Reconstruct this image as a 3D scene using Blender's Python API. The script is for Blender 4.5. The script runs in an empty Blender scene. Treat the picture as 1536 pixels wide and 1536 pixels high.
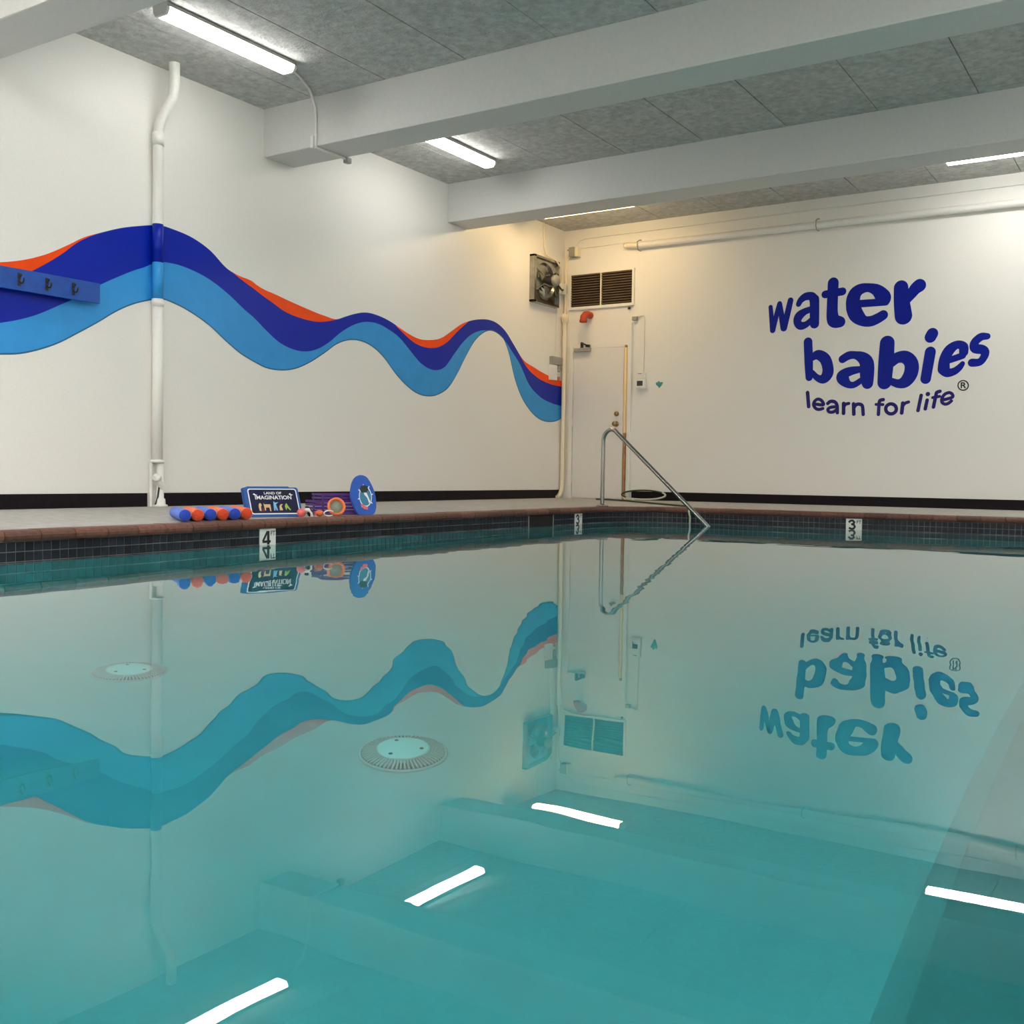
import bpy, bmesh, math, random
import numpy as np
from mathutils import Vector, Matrix
from mathutils.geometry import tessellate_polygon

# ------------------------------------------------------------------ measured data (metres)
# world: X along the back wall, Y along the left wall, Z up; far left corner of the room = origin
MURAL_TOP=[(-7.827,1.721),(-7.622,1.779),(-7.465,1.846),(-7.303,1.938),(-7.166,2.022),(-7.025,2.084),(-6.831,2.161),(-6.679,2.206),(-6.593,2.229),(-6.471,2.253),(-6.326,2.246),(-6.14,2.216),(-5.965,2.151),(-5.765,2.025),(-5.641,1.991),(-5.449,1.951),(-5.471,1.961),(-5.167,1.888),(-4.846,1.83),(-4.564,1.79),(-4.389,1.779),(-4.269,1.819),(-4.148,1.86),(-3.96,1.902),(-3.767,1.897),(-3.566,1.86),(-3.429,1.819),(-3.253,1.768),(-3.073,1.739),(-2.888,1.751),(-2.699,1.793),(-2.506,1.892),(-2.307,1.999),(-2.144,2.055),(-1.934,2.1),(-1.76,2.117),(-1.582,2.099),(-1.398,2.027),(-1.208,1.886),(-1.013,1.74),(-0.714,1.652),(-0.351,1.579),(-0.016,1.536)]
MURAL_MID=[(-7.828,1.301),(-7.706,1.336),(-7.552,1.395),(-7.378,1.485),(-7.258,1.549),(-7.033,1.688),(-6.88,1.772),(-6.713,1.856),(-6.61,1.901),(-6.558,1.93),(-6.47,1.96),(-6.325,1.971),(-6.138,1.949),(-5.964,1.904),(-5.763,1.815),(-5.554,1.696),(-5.469,1.654),(-5.319,1.559),(-5.164,1.474),(-5.005,1.429),(-4.842,1.42),(-4.675,1.455),(-4.504,1.539),(-4.328,1.66),(-4.146,1.754),(-3.959,1.809),(-3.765,1.813),(-3.599,1.776),(-3.427,1.715),(-3.25,1.604),(-3.068,1.489),(-2.919,1.44),(-2.768,1.434),(-2.615,1.487),(-2.461,1.63),(-2.302,1.776),(-2.14,1.889),(-1.973,1.957),(-1.801,1.99),(-1.625,1.992),(-1.419,1.92),(-1.253,1.805),(-1.059,1.659),(-0.858,1.444),(-0.602,1.306),(-0.288,1.234),(-0.006,1.211)]
MURAL_BOT=[(-7.829,1.082),(-7.693,1.1),(-7.524,1.15),(-7.378,1.212),(-7.228,1.297),(-7.041,1.409),(-6.879,1.513),(-6.746,1.581),(-6.592,1.636),(-6.469,1.668),(-6.324,1.649),(-6.137,1.593),(-5.962,1.517),(-5.781,1.407),(-5.594,1.31),(-5.466,1.266),(-5.316,1.224),(-5.135,1.218),(-4.949,1.249),(-4.758,1.325),(-4.56,1.434),(-4.386,1.539),(-4.206,1.599),(-4.02,1.608),(-3.827,1.563),(-3.661,1.474),(-3.49,1.34),(-3.279,1.216),(-3.098,1.152),(-2.914,1.138),(-2.725,1.174),(-2.532,1.274),(-2.376,1.439),(-2.218,1.643),(-2.055,1.827),(-1.887,1.943),(-1.757,1.991),(-1.58,1.993),(-1.419,1.912),(-1.298,1.737),(-1.198,1.518),(-1.049,1.3),(-0.849,1.132),(-0.594,1.015),(-0.333,0.988),(-0.12,1.018),(-0.001,1.063)]
MURAL_DARK=[[(-7.907,1.547),(-7.746,1.61),(-7.573,1.71),(-7.48,1.771),(-7.348,1.867),(-7.212,1.98),(-7.073,2.061),(-7.009,2.093)],[(-5.785,2.04),(-5.577,1.946),(-5.361,1.86),(-5.471,1.906),(-5.27,1.826),(-5.088,1.758),(-4.873,1.724),(-4.621,1.723),(-4.448,1.76),(-4.353,1.786)],[(-3.481,1.828),(-3.323,1.749),(-3.144,1.682),(-2.961,1.662),(-2.773,1.682),(-2.582,1.763),(-2.386,1.907),(-2.156,2.056)],[(-1.072,1.775),(-0.913,1.647),(-0.66,1.539),(-0.348,1.48),(-0.014,1.465)]]
LOGO_K=0.9758
LOGO=[('w',[[(2.8032,2.308,0.0252),(2.8347,2.0334,0.0317)],[(2.838,2.0356,0.0292),(2.878,2.2152,0.0292),(2.9108,2.3388,0.0291)],[(2.9108,2.3388,0.0291),(2.9649,2.0519,0.0371)],[(2.969,2.0517,0.0371),(3.0101,2.23,0.0354),(3.0397,2.3668,0.0338)]]),('a',[[(3.1357,2.3171,0.0304),(3.1622,2.3629,0.036),(3.218,2.3984,0.043),(3.2906,2.3927,0.0477),(3.3201,2.3349,0.0556)],[(3.3195,2.3587,0.054),(3.322,2.2555,0.0548),(3.3263,2.0792,0.0532)],[(3.314,2.2561,0.0334),(3.2141,2.2275,0.0383),(3.1463,2.1804,0.0496),(3.125,2.1179,0.0449),(3.1612,2.0676,0.0464),(3.2259,2.0754,0.0367),(3.293,2.1306,0.0286)]]),('t',[[(3.5293,2.5268,0.0613),(3.5247,2.2407,0.0622),(3.5337,2.1301,0.0693),(3.5558,2.0933,0.0731),(3.6148,2.0815,0.0612)],[(3.4417,2.4044,0.0426),(3.6351,2.4225,0.0438)]]),('e',[[(3.7619,2.27,0.0413),(4.1139,2.2688,0.0398)],[(3.7631,2.2233,0.081),(3.7568,2.317,0.0763),(3.7818,2.3927,0.0684),(3.842,2.4342,0.0573),(3.9255,2.4404,0.0479),(4.0169,2.4044,0.063),(4.0825,2.3301,0.0805),(4.0983,2.2968,0.0674)],[(3.7631,2.2233,0.081),(3.7997,2.143,0.0809),(3.874,2.076,0.0589),(3.9578,2.0665,0.0571),(4.0324,2.0923,0.0554),(4.09,2.1252,0.0522)]]),('r',[[(4.2727,2.4137,0.076),(4.284,2.2611,0.0836),(4.3066,2.1002,0.0919)],[(4.3311,2.2802,0.0546),(4.3807,2.333,0.056),(4.4263,2.3896,0.0634),(4.4652,2.4194,0.0693)]]),('b',[[(3.2566,1.8751,0.0503),(3.2701,1.6513,0.0495),(3.2794,1.4674,0.0415)],[(3.3016,1.6816,0.0319),(3.3393,1.7116,0.0438),(3.3871,1.7196,0.0556),(3.4559,1.6704,0.0633),(3.4907,1.5779,0.0632),(3.4894,1.499,0.0633),(3.4417,1.4415,0.0507),(3.3735,1.4599,0.0366),(3.3135,1.5219,0.0303)]]),('a',[[(3.655,1.6586,0.0439),(3.7254,1.6967,0.0453),(3.8026,1.696,0.0436),(3.88,1.662,0.0637),(3.9258,1.5978,0.0775),(3.9314,1.466,0.0768),(3.939,1.3766,0.062)],[(3.8641,1.5369,0.0342),(3.7454,1.5185,0.0485),(3.6764,1.4877,0.0565),(3.6619,1.4451,0.0691),(3.718,1.3765,0.0431),(3.7879,1.3639,0.0351),(3.8673,1.4102,0.0327)]]),('b',[[(4.1415,1.8139,0.0786),(4.1334,1.5893,0.0825),(4.1229,1.3806,0.0759)],[(4.1916,1.601,0.0555),(4.2597,1.6484,0.0591),(4.3423,1.6463,0.0684),(4.4025,1.5772,0.0739),(4.4016,1.473,0.074),(4.3492,1.3849,0.0647),(4.2764,1.3608,0.0477),(4.1925,1.3905,0.0383)]]),('i',[[(4.5975,1.6922,0.0563),(4.5569,1.4038,0.0546)],[(4.5941,1.8526,0.06),(4.6127,1.8889,0.06)]]),('e',[[(4.752,1.5801,0.0336),(4.9248,1.6368,0.0351)],[(4.7383,1.5015,0.0616),(4.7468,1.6082,0.0559),(4.7925,1.7036,0.0539),(4.8652,1.7554,0.0426),(4.9282,1.7335,0.048),(4.9351,1.6732,0.0462)],[(4.7383,1.5015,0.0616),(4.7772,1.4598,0.0466),(4.8468,1.4737,0.039),(4.8979,1.5133,0.0333),(4.9263,1.5518,0.025)]]),('s',[[(5.1614,1.8276,0.0329),(5.0997,1.8249,0.0403),(5.0416,1.7687,0.0423),(5.0475,1.7087,0.0496),(5.1161,1.6914,0.0476),(5.144,1.6626,0.0439),(5.1369,1.6127,0.0384),(5.0943,1.5598,0.0385),(5.0209,1.5567,0.0423)]]),('l',[[(3.265,1.2923,0.0182),(3.282,1.1321,0.0182)]]),('e',[[(3.3441,1.1604,0.0155),(3.447,1.1476,0.0155),(3.4409,1.1826,0.0155),(3.4118,1.2091,0.0155),(3.3754,1.2114,0.0155),(3.3449,1.1824,0.0155),(3.3406,1.1437,0.0156),(3.3649,1.1082,0.0155),(3.4016,1.0957,0.0155),(3.4454,1.1051,0.0155)]]),('a',[[(3.5007,1.1618,0.0167),(3.531,1.1841,0.0167),(3.5798,1.1778,0.0167),(3.6063,1.1374,0.0166),(3.6122,1.0541,0.0167)],[(3.6028,1.1234,0.0154),(3.5327,1.116,0.0154),(3.5038,1.0923,0.0154),(3.5211,1.0649,0.0154),(3.566,1.064,0.0154),(3.6036,1.0901,0.0154)]]),('r',[[(3.6807,1.1574,0.0179),(3.6822,1.0463,0.0179)],[(3.6829,1.119,0.0153),(3.7037,1.1479,0.0153),(3.7375,1.156,0.0153)]]),('n',[[(3.7916,1.1496,0.0178),(3.797,1.0352,0.0178)],[(3.7965,1.1076,0.0165),(3.8231,1.1412,0.0165),(3.8642,1.144,0.0165),(3.8909,1.1181,0.0164),(3.9006,1.0294,0.0164)]]),('f',[[(4.1151,1.1892,0.0163),(4.0837,1.1825,0.0163),(4.0723,1.1515,0.0163),(4.0669,1.0263,0.0163)],[(4.0384,1.1385,0.0138),(4.1129,1.1342,0.0138)]]),('o',[[(4.258,1.0835,0.0162),(4.2557,1.0667,0.0162),(4.2481,1.0516,0.0162),(4.2359,1.0397,0.0162),(4.2203,1.0323,0.0162),(4.2028,1.0299,0.0162),(4.1852,1.0329,0.0162),(4.1692,1.0411,0.0162),(4.1563,1.0535,0.0162),(4.1478,1.069,0.0162),(4.1445,1.086,0.0162),(4.1469,1.1029,0.0162),(4.1546,1.1181,0.0162),(4.1669,1.1299,0.0162),(4.1825,1.1374,0.0162),(4.2,1.1396,0.0162),(4.2176,1.1365,0.0162),(4.2336,1.1284,0.0162),(4.2464,1.1159,0.0162),(4.2548,1.1005,0.0162),(4.258,1.0835,0.0162)]]),('r',[[(4.3246,1.1453,0.0173),(4.3155,1.0377,0.0174)],[(4.322,1.1082,0.0149),(4.3473,1.1422,0.0149),(4.3849,1.1561,0.0148)]]),('l',[[(4.5151,1.2252,0.016),(4.4866,1.0613,0.016)]]),('i',[[(4.5784,1.172,0.0159),(4.5611,1.0769,0.0159)],[(4.5836,1.2367,0.0196),(4.5848,1.2379,0.0196)]]),('f',[[(4.7067,1.2635,0.0158),(4.6759,1.2522,0.0158),(4.6674,1.2221,0.0158),(4.6454,1.0946,0.0159)],[(4.6346,1.1974,0.0134),(4.7058,1.2088,0.0134)]]),('e',[[(4.7345,1.1679,0.0146),(4.8308,1.1944,0.0145),(4.8334,1.2257,0.0145),(4.8044,1.2459,0.0145),(4.7591,1.2315,0.0146),(4.7316,1.1899,0.0146),(4.7305,1.1474,0.0146),(4.7598,1.1236,0.0146),(4.7961,1.1312,0.0145),(4.8262,1.157,0.0145)]]),('registered',[[(4.991,1.3171,0.0054),(4.9889,1.3012,0.0054),(4.982,1.287,0.0054),(4.9709,1.276,0.0054),(4.9567,1.2691,0.0054),(4.9408,1.2671,0.0054),(4.9247,1.2701,0.0054),(4.91,1.2779,0.0054),(4.8982,1.2898,0.0054),(4.8904,1.3044,0.0054),(4.8875,1.3205,0.0054),(4.8896,1.3365,0.0054),(4.8966,1.3507,0.0054),(4.9077,1.3617,0.0054),(4.922,1.3685,0.0054),(4.9379,1.3705,0.0054),(4.954,1.3674,0.0054),(4.9686,1.3595,0.0054),(4.9803,1.3477,0.0054),(4.988,1.3331,0.0054),(4.991,1.3171,0.0054)],[(4.922,1.2953,0.006),(4.9206,1.3471,0.006),(4.9488,1.3437,0.006),(4.9537,1.3279,0.006),(4.9438,1.321,0.006),(4.9213,1.3218,0.006)],[(4.9404,1.3212,0.006),(4.9591,1.2941,0.006)]])]
CAM_ROT=[[0.840978,-0.031058,0.540177],[0.540881,0.021887,-0.840814],[0.014292,0.999278,0.035205]]
CAM_LOC=[7.0032,-12.0944,0.2943]
CAM_F=1579.06


S = bpy.context.scene
COL = S.collection
random.seed(7)
PI = math.pi

# ------------------------------------------------------------------ camera, world, exposure
cam_data = bpy.data.cameras.new('camera')
cam = bpy.data.objects.new('camera', cam_data)
COL.objects.link(cam)
cam_data.sensor_fit = 'HORIZONTAL'
cam_data.sensor_width = 36.0
cam_data.lens = CAM_F / 1536.0 * 36.0
cam_data.clip_start = 0.02
cam.matrix_world = Matrix.Translation(Vector(CAM_LOC)) @ Matrix(CAM_ROT).to_4x4()
S.camera = cam

world = bpy.data.worlds.new('world')
S.world = world
world.use_nodes = True
world.node_tree.nodes['Background'].inputs[0].default_value = (0.6, 0.7, 0.8, 1)
world.node_tree.nodes['Background'].inputs[1].default_value = 0.0

S.view_settings.view_transform = 'Standard'
S.view_settings.look = 'None'
S.view_settings.gamma = 1.0
S.view_settings.use_curve_mapping = False
S.view_settings.exposure = 0.84
LAMP = 11.5            # radiance of the lamp lenses
S.cycles.max_bounces = 14
S.cycles.diffuse_bounces = 7
S.cycles.glossy_bounces = 6
S.cycles.transmission_bounces = 8
S.cycles.sample_clamp_indirect = 0.0
S.cycles.sample_clamp_direct = 0.0
S.cycles.blur_glossy = 0.3
S.cycles.caustics_refractive = True
S.cycles.caustics_reflective = True

H = 3.5                # ceiling
RX = 9.3               # right wall
RY = -16.0             # wall behind the camera
ZW = -0.185            # water level
ZC = -0.022            # coping top

# ------------------------------------------------------------------ materials
def srgb(r, g, b):
    f = lambda c: (c/255/12.92) if c/255 <= 0.04045 else ((c/255+0.055)/1.055)**2.4
    return (f(r), f(g), f(b), 1.0)

def mat(name, col, rough=0.5, metal=0.0, noise=0.0, nscale=20.0, bump=0.0, bscale=200.0, spec=0.5, rand=0.0, speck=None):
    m = bpy.data.materials.new(name)
    m.use_nodes = True
    nt = m.node_tree
    b = nt.nodes['Principled BSDF']
    b.inputs['Roughness'].default_value = rough
    b.inputs['Metallic'].default_value = metal
    b.inputs['Specular IOR Level'].default_value = spec
    tc = nt.nodes.new('ShaderNodeTexCoord')
    src = None
    if noise > 0:
        n = nt.nodes.new('ShaderNodeTexNoise')
        n.inputs['Scale'].default_value = nscale
        n.inputs['Detail'].default_value = 5
        nt.links.new(tc.outputs['Object'], n.inputs['Vector'])
        r = nt.nodes.new('ShaderNodeValToRGB')
        r.color_ramp.elements[0].position = 0.3
        r.color_ramp.elements[1].position = 0.7
        r.color_ramp.elements[0].color = tuple(c*(1-noise) for c in col[:3]) + (1,)
        r.color_ramp.elements[1].color = tuple(min(1, c*(1+noise)) for c in col[:3]) + (1,)
        nt.links.new(n.outputs['Fac'], r.inputs['Fac'])
        src = r.outputs['Color']
    if speck:
        n2 = nt.nodes.new('ShaderNodeTexNoise')
        n2.inputs['Scale'].default_value = speck[0]
        n2.inputs['Detail'].default_value = 6
        n2.inputs['Roughness'].default_value = 0.7
        nt.links.new(tc.outputs['Object'], n2.inputs['Vector'])
        r2 = nt.nodes.new('ShaderNodeValToRGB')
        r2.color_ramp.elements[0].position = speck[1]
        r2.color_ramp.elements[1].position = speck[2]
        r2.color_ramp.elements[0].color = (1, 1, 1, 1)
        r2.color_ramp.elements[1].color = (speck[3], speck[3], speck[3], 1)
        nt.links.new(n2.outputs['Fac'], r2.inputs['Fac'])
        mx = nt.nodes.new('ShaderNodeMix')
        mx.data_type = 'RGBA'
        mx.blend_type = 'MULTIPLY'
        mx.inputs[0].default_value = 1.0
        if src: nt.links.new(src, mx.inputs[6])
        else: mx.inputs[6].default_value = col
        nt.links.new(r2.outputs['Color'], mx.inputs[7])
        src = mx.outputs[2]
    if rand > 0:
        oi = nt.nodes.new('ShaderNodeObjectInfo')
        mr = nt.nodes.new('ShaderNodeMapRange')
        mr.inputs[3].default_value = 1-rand
        mr.inputs[4].default_value = 1+rand
        nt.links.new(oi.outputs['Random'], mr.inputs[0])
        hs = nt.nodes.new('ShaderNodeHueSaturation')
        nt.links.new(mr.outputs[0], hs.inputs['Value'])
        if src: nt.links.new(src, hs.inputs['Color'])
        else: hs.inputs['Color'].default_value = col
        src = hs.outputs['Color']
    if src: nt.links.new(src, b.inputs['Base Color'])
    else: b.inputs['Base Color'].default_value = col
    if bump > 0:
        n = nt.nodes.new('ShaderNodeTexNoise')
        n.inputs['Scale'].default_value = bscale
        n.inputs['Detail'].default_value = 4
        nt.links.new(tc.outputs['Object'], n.inputs['Vector'])
        bp = nt.nodes.new('ShaderNodeBump')
        bp.inputs['Strength'].default_value = bump
        bp.inputs['Distance'].default_value = 0.01
        nt.links.new(n.outputs['Fac'], bp.inputs['Height'])
        nt.links.new(bp.outputs['Normal'], b.inputs['Normal'])
    return m

def emat(name, col, strength):
    m = bpy.data.materials.new(name)
    m.use_nodes = True
    nt = m.node_tree
    b = nt.nodes['Principled BSDF']
    b.inputs['Base Color'].default_value = (0.9, 0.9, 0.9, 1)
    b.inputs['Emission Color'].default_value = col
    b.inputs['Emission Strength'].default_value = strength
    return m

M = {}
M['wall'] = mat('wall_paint', (0.83, 0.815, 0.78, 1), 0.45, noise=0.02, nscale=60, bump=0.05, bscale=90)
M['ceil'] = mat('ceiling_texture', (0.52, 0.53, 0.515, 1), 0.9, noise=0.20, nscale=17, bump=0.8, bscale=55, speck=(42, 0.57, 0.70, 0.50))
M['gap'] = mat('dark_joint_gap', (0.12, 0.12, 0.12, 1), 0.9)  # dark slab seen in the joints between ceiling panels
M['beam'] = mat('beam_paint', (0.66, 0.665, 0.65, 1), 0.6, noise=0.03, nscale=40, bump=0.06, bscale=60)
M['white'] = mat('white_paint', (0.80, 0.79, 0.76, 1), 0.4, noise=0.03, nscale=50)
M['cream'] = mat('cream_paint', (0.86, 0.78, 0.62, 1), 0.4, noise=0.04, nscale=30)
M['door'] = mat('door_paint', (0.80, 0.775, 0.74, 1), 0.4, noise=0.015, nscale=30)
M['base'] = mat('black_baseboard', (0.007, 0.004, 0.007, 1), 0.6, noise=0.3, nscale=30, spec=0.2)
M['deck'] = mat('concrete_deck', (0.40, 0.385, 0.36, 1), 0.7, noise=0.14, nscale=14, bump=0.2, bscale=120)
M['coping'] = mat('red_brown_coping', (0.14, 0.054, 0.036, 1), 0.5, noise=0.35, nscale=35, rand=0.35)
M['tile'] = mat('navy_tile', (0.009, 0.012, 0.019, 1), 0.35, noise=0.5, nscale=25, rand=0.7, spec=0.3)
M['grout'] = mat('pale_grout', (0.19, 0.19, 0.19, 1), 0.8, noise=0.6, nscale=6)
M['plaster'] = mat('pool_plaster', (0.28, 0.375, 0.40, 1), 0.8, noise=0.025, nscale=5)
M['blue'] = mat('royal_blue_paint', srgb(0, 34, 168), 0.35, spec=0.25, noise=0.06, nscale=6)
M['light'] = mat('sky_blue_paint', srgb(50, 150, 222), 0.35, spec=0.3, noise=0.05, nscale=6)
M['edge'] = mat('teal_edge_paint', srgb(14, 98, 140), 0.35)
M['orange'] = mat('orange_paint', srgb(250, 78, 0), 0.4, spec=0.25, noise=0.05, nscale=8)
M['logo'] = mat('logo_blue_paint', srgb(0, 26, 150), 0.4, spec=0.2, noise=0.08, nscale=5)
M['navy'] = mat('navy_purple_paint', srgb(34, 24, 112), 0.4, spec=0.25)
M['ink'] = mat('black_ink', (0.012, 0.02, 0.02, 1), 0.4)
M['steel'] = mat('brushed_steel', (0.40, 0.39, 0.37, 1), 0.22, metal=1.0)
M['galv'] = mat('galvanised_steel', (0.38, 0.38, 0.36, 1), 0.25, metal=1.0, noise=0.3, nscale=9)
M['greymetal'] = mat('grey_metal', (0.36, 0.36, 0.33, 1), 0.45, metal=0.3)
M['dark'] = mat('dark_metal', (0.02, 0.02, 0.02, 1), 0.4)
M['brass'] = mat('aged_brass', (0.35, 0.25, 0.12, 1), 0.35, metal=1.0)
M['slat'] = mat('brown_vent_slat', (0.13, 0.095, 0.065, 1), 0.5, noise=0.2, nscale=8)
M['void'] = mat('dark_void', (0.012, 0.010, 0.009, 1), 0.9)
M['rust'] = mat('rust_orange', srgb(178, 60, 22), 0.5)
M['strip'] = mat('warm_lit_strip', srgb(255, 226, 172), 0.4)  # warm light on the door stop, put into the colour
M['stripe_brown'] = mat('mottled_brown', srgb(176, 128, 88), 0.6, noise=0.3, nscale=20)
M['board'] = mat('blue_rack_paint', srgb(22, 78, 168), 0.4, noise=0.15, nscale=14)
M['foamblue'] = mat('blue_foam', srgb(104, 132, 224), 0.8, noise=0.08, nscale=60, bump=0.2, bscale=300)
M['foamorange'] = mat('orange_foam', srgb(250, 128, 90), 0.8, noise=0.08, nscale=60, bump=0.2, bscale=300)
M['foamblue_end'] = mat('blue_foam_cut', srgb(38, 68, 176), 0.9, noise=0.12, nscale=90)
M['foamorange_end'] = mat('orange_foam_cut', srgb(212, 74, 40), 0.9, noise=0.12, nscale=90)
M['kick'] = mat('blue_kickboard_foam', srgb(42, 88, 160), 0.7, noise=0.1, nscale=30)
M['print'] = mat('dark_print', srgb(20, 22, 62), 0.4, noise=0.5, nscale=12)
M['whiteprint'] = mat('white_print', (0.85, 0.86, 0.88, 1), 0.5)
M['egg'] = mat('bright_blue_foam', srgb(38, 92, 190), 0.6, noise=0.05, nscale=20)
M['purple'] = mat('purple_plastic', srgb(88, 42, 128), 0.4, noise=0.1, nscale=20)
M['ringorange'] = mat('orange_plastic', srgb(242, 128, 72), 0.4)
M['ringgrey'] = mat('grey_green_mesh', srgb(140, 148, 132), 0.6, noise=0.1, nscale=60)
M['pink'] = mat('pink_vinyl', srgb(232, 108, 104), 0.4)
M['toywhite'] = mat('white_vinyl', (0.85, 0.80, 0.78, 1), 0.4)
M['toyorange'] = mat('orange_vinyl', srgb(226, 112, 68), 0.4)
M['tan'] = mat('tan_print', srgb(214, 180, 130), 0.5)
M['green'] = mat('green_print', srgb(150, 185, 70), 0.5)
M['cyan'] = mat('pale_blue_print', srgb(120, 180, 220), 0.5)
M['magenta'] = mat('maroon_print', srgb(120, 36, 60), 0.5)
M['tealprint'] = mat('teal_print', srgb(60, 130, 170), 0.5)
M['sticker'] = mat('teal_sticker', srgb(70, 150, 150), 0.5)
M['hose'] = mat('dark_green_hose', srgb(52, 66, 50), 0.5)
M['hosewhite'] = mat('pale_hose', srgb(196, 200, 186), 0.45)
M['marker'] = mat('white_marker_tile', (0.80, 0.80, 0.76, 1), 0.3)
M['screen'] = mat('dark_screen', srgb(60, 62, 66), 0.3)
M['drain'] = mat('white_drain_plastic', (0.60, 0.62, 0.62, 1), 0.5)
M['ribgrey'] = mat('grey_drain_ribs', (0.42, 0.43, 0.45, 1), 0.7)
M['drainrib'] = mat('dark_drain_slots', (0.06, 0.065, 0.07, 1), 0.7)
M['lens'] = emat('cool_lamp_lens', (1.0, 0.965, 0.91, 1), LAMP)
M['lensfill'] = emat('fill_lamp_lens', (1.0, 0.97, 0.925, 1), LAMP*2.5)  # stronger lens for the added fill lights
M['lenswarm'] = emat('warm_lamp_lens', (1.0, 0.69, 0.33, 1), LAMP*1.7)
M['lensmid'] = emat('back_wall_lamp_lens', (1.0, 0.965, 0.90, 1), LAMP*1.7)

# water: smooth dielectric with absorption
wm = bpy.data.materials.new('pool_water')
wm.use_nodes = True
nt = wm.node_tree
nt.nodes.remove(nt.nodes['Principled BSDF'])
out = nt.nodes['Material Output']
gl = nt.nodes.new('ShaderNodeBsdfGlass')
gl.inputs['IOR'].default_value = 1.333
gl.inputs['Roughness'].default_value = 0.0
gl.inputs['Color'].default_value = (1, 1, 1, 1)
tcw = nt.nodes.new('ShaderNodeTexCoord')
nz = nt.nodes.new('ShaderNodeTexNoise')
nz.inputs['Scale'].default_value = 2.2
nz.inputs['Detail'].default_value = 2.0
nt.links.new(tcw.outputs['Object'], nz.inputs['Vector'])
bw = nt.nodes.new('ShaderNodeBump')
bw.inputs['Strength'].default_value = 0.5
bw.inputs['Distance'].default_value = 0.0020
nt.links.new(nz.outputs['Fac'], bw.inputs['Height'])
nt.links.new(bw.outputs['Normal'], gl.inputs['Normal'])
nt.links.new(gl.outputs[0], out.inputs['Surface'])
va = nt.nodes.new('ShaderNodeVolumeAbsorption')
va.inputs['Color'].default_value = (0.0, 0.88, 0.90, 1)
va.inputs['Density'].default_value = 0.70
nt.links.new(va.outputs[0], out.inputs['Volume'])
M['water'] = wm

# ------------------------------------------------------------------ mesh helpers
class MB:
    """collects simple shapes into one mesh"""
    def __init__(self):
        self.v = []; self.f = []; self.s = []
    def add(self, vs, fs, smooth=False):
        o = len(self.v)
        self.v += [tuple(v) for v in vs]
        self.f += [tuple(i+o for i in f) for f in fs]
        self.s += [smooth]*len(fs)
        return self
    def box(self, x0, x1, y0, y1, z0, z1, bev=0.0):
        if bev <= 0:
            vs = [(x0,y0,z0),(x1,y0,z0),(x1,y1,z0),(x0,y1,z0),(x0,y0,z1),(x1,y0,z1),(x1,y1,z1),(x0,y1,z1)]
            return self.add(vs, [(0,3,2,1),(4,5,6,7),(0,1,5,4),(1,2,6,5),(2,3,7,6),(3,0,4,7)])
        b = bmesh.new()
        bmesh.ops.create_cube(b, size=1.0)
        for v in b.verts:
            v.co = ((x0+x1)/2+v.co.x*(x1-x0), (y0+y1)/2+v.co.y*(y1-y0), (z0+z1)/2+v.co.z*(z1-z0))
        bmesh.ops.bevel(b, geom=list(b.edges), offset=bev, segments=2, affect='EDGES', profile=0.6)
        b.verts.index_update()
        self.add([v.co[:] for v in b.verts], [[v.index for v in f.verts] for f in b.faces])
        b.free()
        return self
    def tube(self, pts, r, n=12, cap=True):
        pts = [Vector(p) for p in pts]
        rr = r if isinstance(r, (list, tuple)) else [r]*len(pts)
        vs = []; fs = []
        t0 = (pts[1]-pts[0]).normalized()
        up = Vector((0,0,1)) if abs(t0.z) < 0.9 else Vector((1,0,0))
        nrm = t0.cross(up).normalized()
        for i, p in enumerate(pts):
            a = (pts[i]-pts[i-1]).normalized() if i else t0
            c = (pts[i+1]-pts[i]).normalized() if i < len(pts)-1 else a
            t = (a+c).normalized()
            nrm = (nrm - t*nrm.dot(t)).normalized()
            bn = t.cross(nrm)
            for k in range(n):
                an = 2*PI*k/n
                vs.append(p + (nrm*math.cos(an)+bn*math.sin(an))*rr[i])
        for i in range(len(pts)-1):
            for k in range(n):
                a = i*n+k; b = i*n+(k+1) % n
                fs.append((a, b, b+n, a+n))
        self.add(vs, fs, True)
        if cap:
            m = len(pts)-1
            self.add(vs[:n], [tuple(range(n))[::-1]])
            self.add(vs[m*n:], [tuple(range(n))])
        return self
    def lathe(self, prof, org=(0,0,0), axis=(0,0,1), n=24, smooth=True):
        ax = Vector(axis).normalized(); org = Vector(org)
        u = ax.orthogonal().normalized(); w = ax.cross(u)
        vs = []; fs = []
        for r, h in prof:
            for k in range(n):
                an = 2*PI*k/n
                vs.append(org + ax*h + (u*math.cos(an)+w*math.sin(an))*r)
        for i in range(len(prof)-1):
            for k in range(n):
                a = i*n+k; b = i*n+(k+1) % n
                fs.append((a, b, b+n, a+n))
        self.add(vs, fs, smooth)
        return self
    def prism(self, poly, fn, d0, d1):
        """poly: list of 2-D points; fn(u, v, d) gives the 3-D point"""
        n = len(poly)
        vs = [fn(u, v, d0) for u, v in poly] + [fn(u, v, d1) for u, v in poly]
        fs = [tuple(range(n))[::-1], tuple(range(n, 2*n))]
        fs += [(i, (i+1) % n, (i+1) % n+n, i+n) for i in range(n)]
        return self.add(vs, fs)
    def build(self, name, m, parent=None, bevel=0.0):
        me = bpy.data.meshes.new(name)
        me.from_pydata(self.v, [], self.f)
        me.polygons.foreach_set('use_smooth', self.s)
        me.materials.append(M[m] if isinstance(m, str) else m)
        b = bmesh.new(); b.from_mesh(me)
        bmesh.ops.recalc_face_normals(b, faces=b.faces)
        b.to_mesh(me); b.free()
        me.update()
        return link(name, me, parent)

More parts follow.
